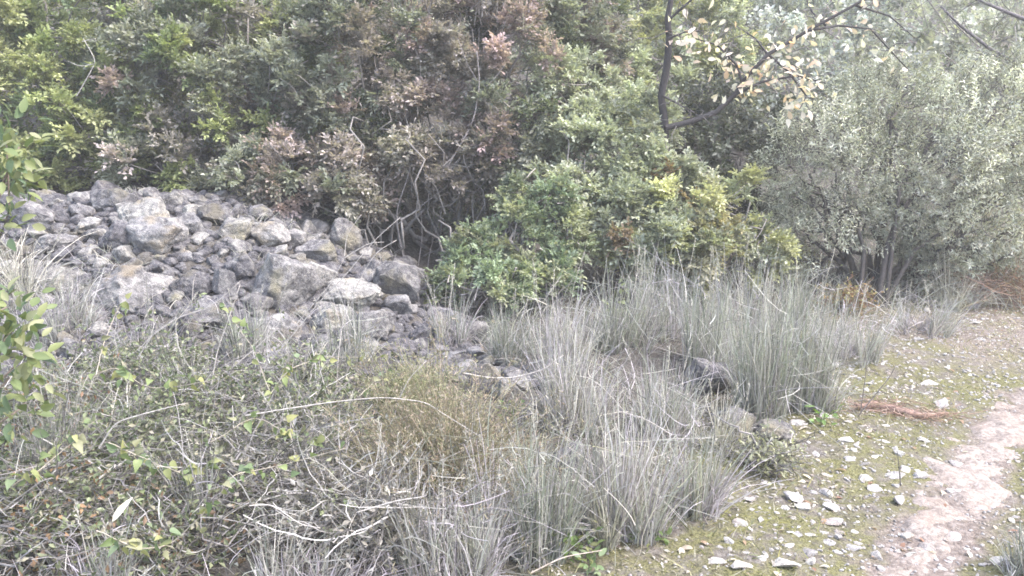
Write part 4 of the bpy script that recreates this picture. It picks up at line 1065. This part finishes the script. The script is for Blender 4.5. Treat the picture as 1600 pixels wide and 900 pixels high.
# ------------------------------------------------------------------ stones on the verge and path
peb = [rock_mesh(2, np.random.default_rng(300 + j), M_PEBBLE, cuts=9, rough=.05, lo=.25) for j in range(10)]
NAMED = [(1395, 700 + 163, 0, 0, '')]
PB = [
 (1225, 886, 42, 20, "broad white flat stone at the bottom edge of the verge"),
 (1160, 884, 40, 14, "jagged white flat stone near the bottom beside the broad one"),
 (1240, 782, 26, 18, "pale flat stone paired with a grey one on mossy verge"),
 (1254, 795, 22, 12, "grey flat stone touching the pale paired one"),
 (1298, 795, 24, 14, "upright white chip in the middle of the verge"),
 (1407, 786, 22, 16, "white wedge stone near the path edge"),
 (1366, 765, 22, 13, "white rounded flat stone up the verge"),
 (1352, 748, 22, 11, "long pale stone by the thin dark sprig"),
 (1472, 635, 22, 18, "round white stone standing by the end of the rotten branch"),
 (1437, 745, 20, 12, "grey and white split stone left of the path"),
 (1368, 872, 14, 13, "round white pebble at the bottom beside the path"),
 (1424, 869, 18, 10, "grey flat stone on the lower path"),
 (1535, 750, 18, 12, "pale stone in the middle of the path"),
 (1415, 838, 18, 12, "two-toned pale stone at the left path edge"),
 (1490, 770, 18, 10, "brownish stone at the path edge higher up"),
 (1266, 880, 14, 12, "small white cube-like stone near the bottom verge"),
 (1140, 848, 16, 10, "white chip at the mossy left part of the verge"),
 (1300, 818, 34, 8, "long thin pale shard lying on moss"),
 (1310, 842, 10, 8, "tiny white chip in the middle of the lower moss"),
 (1445, 690, 18, 8, "low pale stone on the upper verge"),
 (1320, 690, 22, 8, "flat white stone below the rotten branch"),
 (1405, 710, 16, 9, "white stone at the foot of the thin dark sprig"),
 (1190, 700, 16, 12, "white stone at the grass edge by the speckled rock"),
 (1450, 600, 30, 7, "long thin whitish shard on the upper verge"),
]
occ = []
for k, (px, py, w, h, label) in enumerate(PB):
    P = on_ground(px, py); d = np.linalg.norm(P - EYE); hw_, hh_ = w / FPX * d / 2, h / FPX * d / 2
    r = np.random.default_rng(700 + k)
    o = obj("verge_stone", rock_mesh(3, r, M_PEBBLE, cuts=12, rough=.06, lo=.25))
    o.scale = (hw_ * 1.05, max(hh_ * 1.3, hw_ * .6), max(.010, hh_ * .75)); o.location = (P[0], P[1], float(H(P[0], P[1])) + hh_ * .35)
    o.rotation_euler = (r.uniform(0, .35), r.uniform(-.2, .2), r.uniform(-.3, .3))
    tag(o, label, 'stone'); occ.append((P[0], P[1], hw_))
n_ = 0
while n_ < 270:
    px, py = rng.uniform(1090, 1600), 480 + 420 * rng.random()
    P = on_ground(px, py)
    if edge_s(P[0], P[1]) > .12 or P[1] > 7.5 or n3(P[0] * 2.6, P[1] * 2.6, 41) < rng.uniform(-.7, .2) or (rng.random() < .5 and path_dist(P[0], P[1]) < .2): continue
    s = min(.009 * rng.pareto(2.2) + .010, .034)
    A = np.array(occ)
    if np.any(np.hypot(A[:, 0] - P[0], A[:, 1] - P[1]) < A[:, 2] + s): continue
    o = obj("pale_stone_chip", random.choice(peb)); o.scale = (s * rng.uniform(.9, 1.5), s * rng.uniform(.7, 1.1), s * rng.uniform(.25, .45))
    o.location = (P[0], P[1], float(H(P[0], P[1])) + s * .05); o.rotation_euler = (rng.uniform(-.3, .3), rng.uniform(-.3, .3), rng.uniform(0, 6.28))
    tag(o, "small pale stone chip lying on the mossy verge or dirt path", "stone", "pale stone chips on the verge and path")
    occ.append((P[0], P[1], s)); n_ += 1
pts = []
while len(pts) < 7500:
    x, y = rng.uniform(0, 6), rng.uniform(2.2, 7.6)
    pd = path_dist(x, y)
    if edge_s(x, y) < .2 and pd < 1.6 and rng.random() < (1.0 if pd < .3 else .45): pts.append((x, y, rng.uniform(.0025, .008) * (1 + (y > 4.5) * .5)))
mb = MB()
x, y = scatter_mask(24000, (-.1, 5.5), (2.2, 7.5), lambda x, y: (edge_s(x, y) < .35) & (rng.random(len(x)) < np.where(path_dist(x, y) < .22, .12, .25 + .9 * np.maximum(0, n3(x * 3.1, y * 3.1, 33) + .2))))
n = len(x); a = rng.uniform(0, 6.28, n)
mb.leaves(np.stack([x, y, H(x, y) + .004], -1), np.stack([np.cos(a), np.sin(a), rng.uniform(-.05, .35, n)], -1), np.stack([rng.normal(size=n) * .3, rng.normal(size=n) * .3, np.ones(n)], -1), rng.uniform(.008, .032, n), rng.uniform(.005, .013, n), pal(n, [(.33, .30, .27), (.22, .18, .15), (.50, .47, .44), (.14, .11, .095), (.40, .36, .33), (.60, .57, .54)], .2))
tag(obj("litter", mb.mesh("litter", M_DRYLEAF)), "grey brown leaf litter and bark flakes over the verge", "litter", None, 'stuff')
tag(rubble("gravel", pts, M_PEBBLE, (.4, .8)), "fine pale gravel strewn over the path and verge", "gravel", None, 'stuff')
fl = leaf_set(OVATE, M_DRYLEAF, [(.52, .44, .36), (.36, .25, .18), (.62, .56, .48), (.30, .18, .13)], (.2, .6))
for k in range(90):
    P = on_ground(rng.uniform(1060, 1600), 470 + 430 * rng.random())
    if edge_s(P[0], P[1]) > .3 or P[1] > 7.5: continue
    o = obj("fallen_leaf", random.choice(fl)); s = rng.uniform(.025, .05); o.scale = (s, s, s)
    o.location = (P[0], P[1], float(H(P[0], P[1])) + .008); o.rotation_euler = (rng.uniform(-.3, .3), rng.uniform(-.3, .3), rng.uniform(0, 6.28))
    tag(o, "curled brown or tan fallen leaf lying on the verge", "leaf", "fallen leaves on the verge")

# ------------------------------------------------------------------ haze volume added to stand in for veiling glare
hz = bpy.data.materials.new("glare_volume"); hz.use_nodes = True; nt = hz.node_tree; nt.nodes.clear()
pv = nt.nodes.new("ShaderNodeVolumePrincipled"); pv.inputs["Color"].default_value = (1, .985, .97, 1); pv.inputs["Density"].default_value = 0.0055
pv.inputs["Anisotropy"].default_value = 0.2
oo = nt.nodes.new("ShaderNodeOutputMaterial"); nt.links.new(pv.outputs[0], oo.inputs["Volume"])
x0, x1, y0, y1, z0, z1 = -64, 64, -34, 94, -1.5, 36
V = np.array([(x, y, z) for z in (z0, z1) for y in (y0, y1) for x in (x0, x1)], float)
F = np.array([(0, 2, 3, 1), (4, 5, 7, 6), (0, 1, 5, 4), (2, 6, 7, 3), (0, 4, 6, 2), (1, 3, 7, 5)])
tag(obj("haze", raw_mesh("haze", V, F, hz)), "thin haze added over the hillside to stand in for veiling glare", "haze", None, 'stuff')
print("tris", sum(len(m.polygons) for m in bpy.data.meshes))
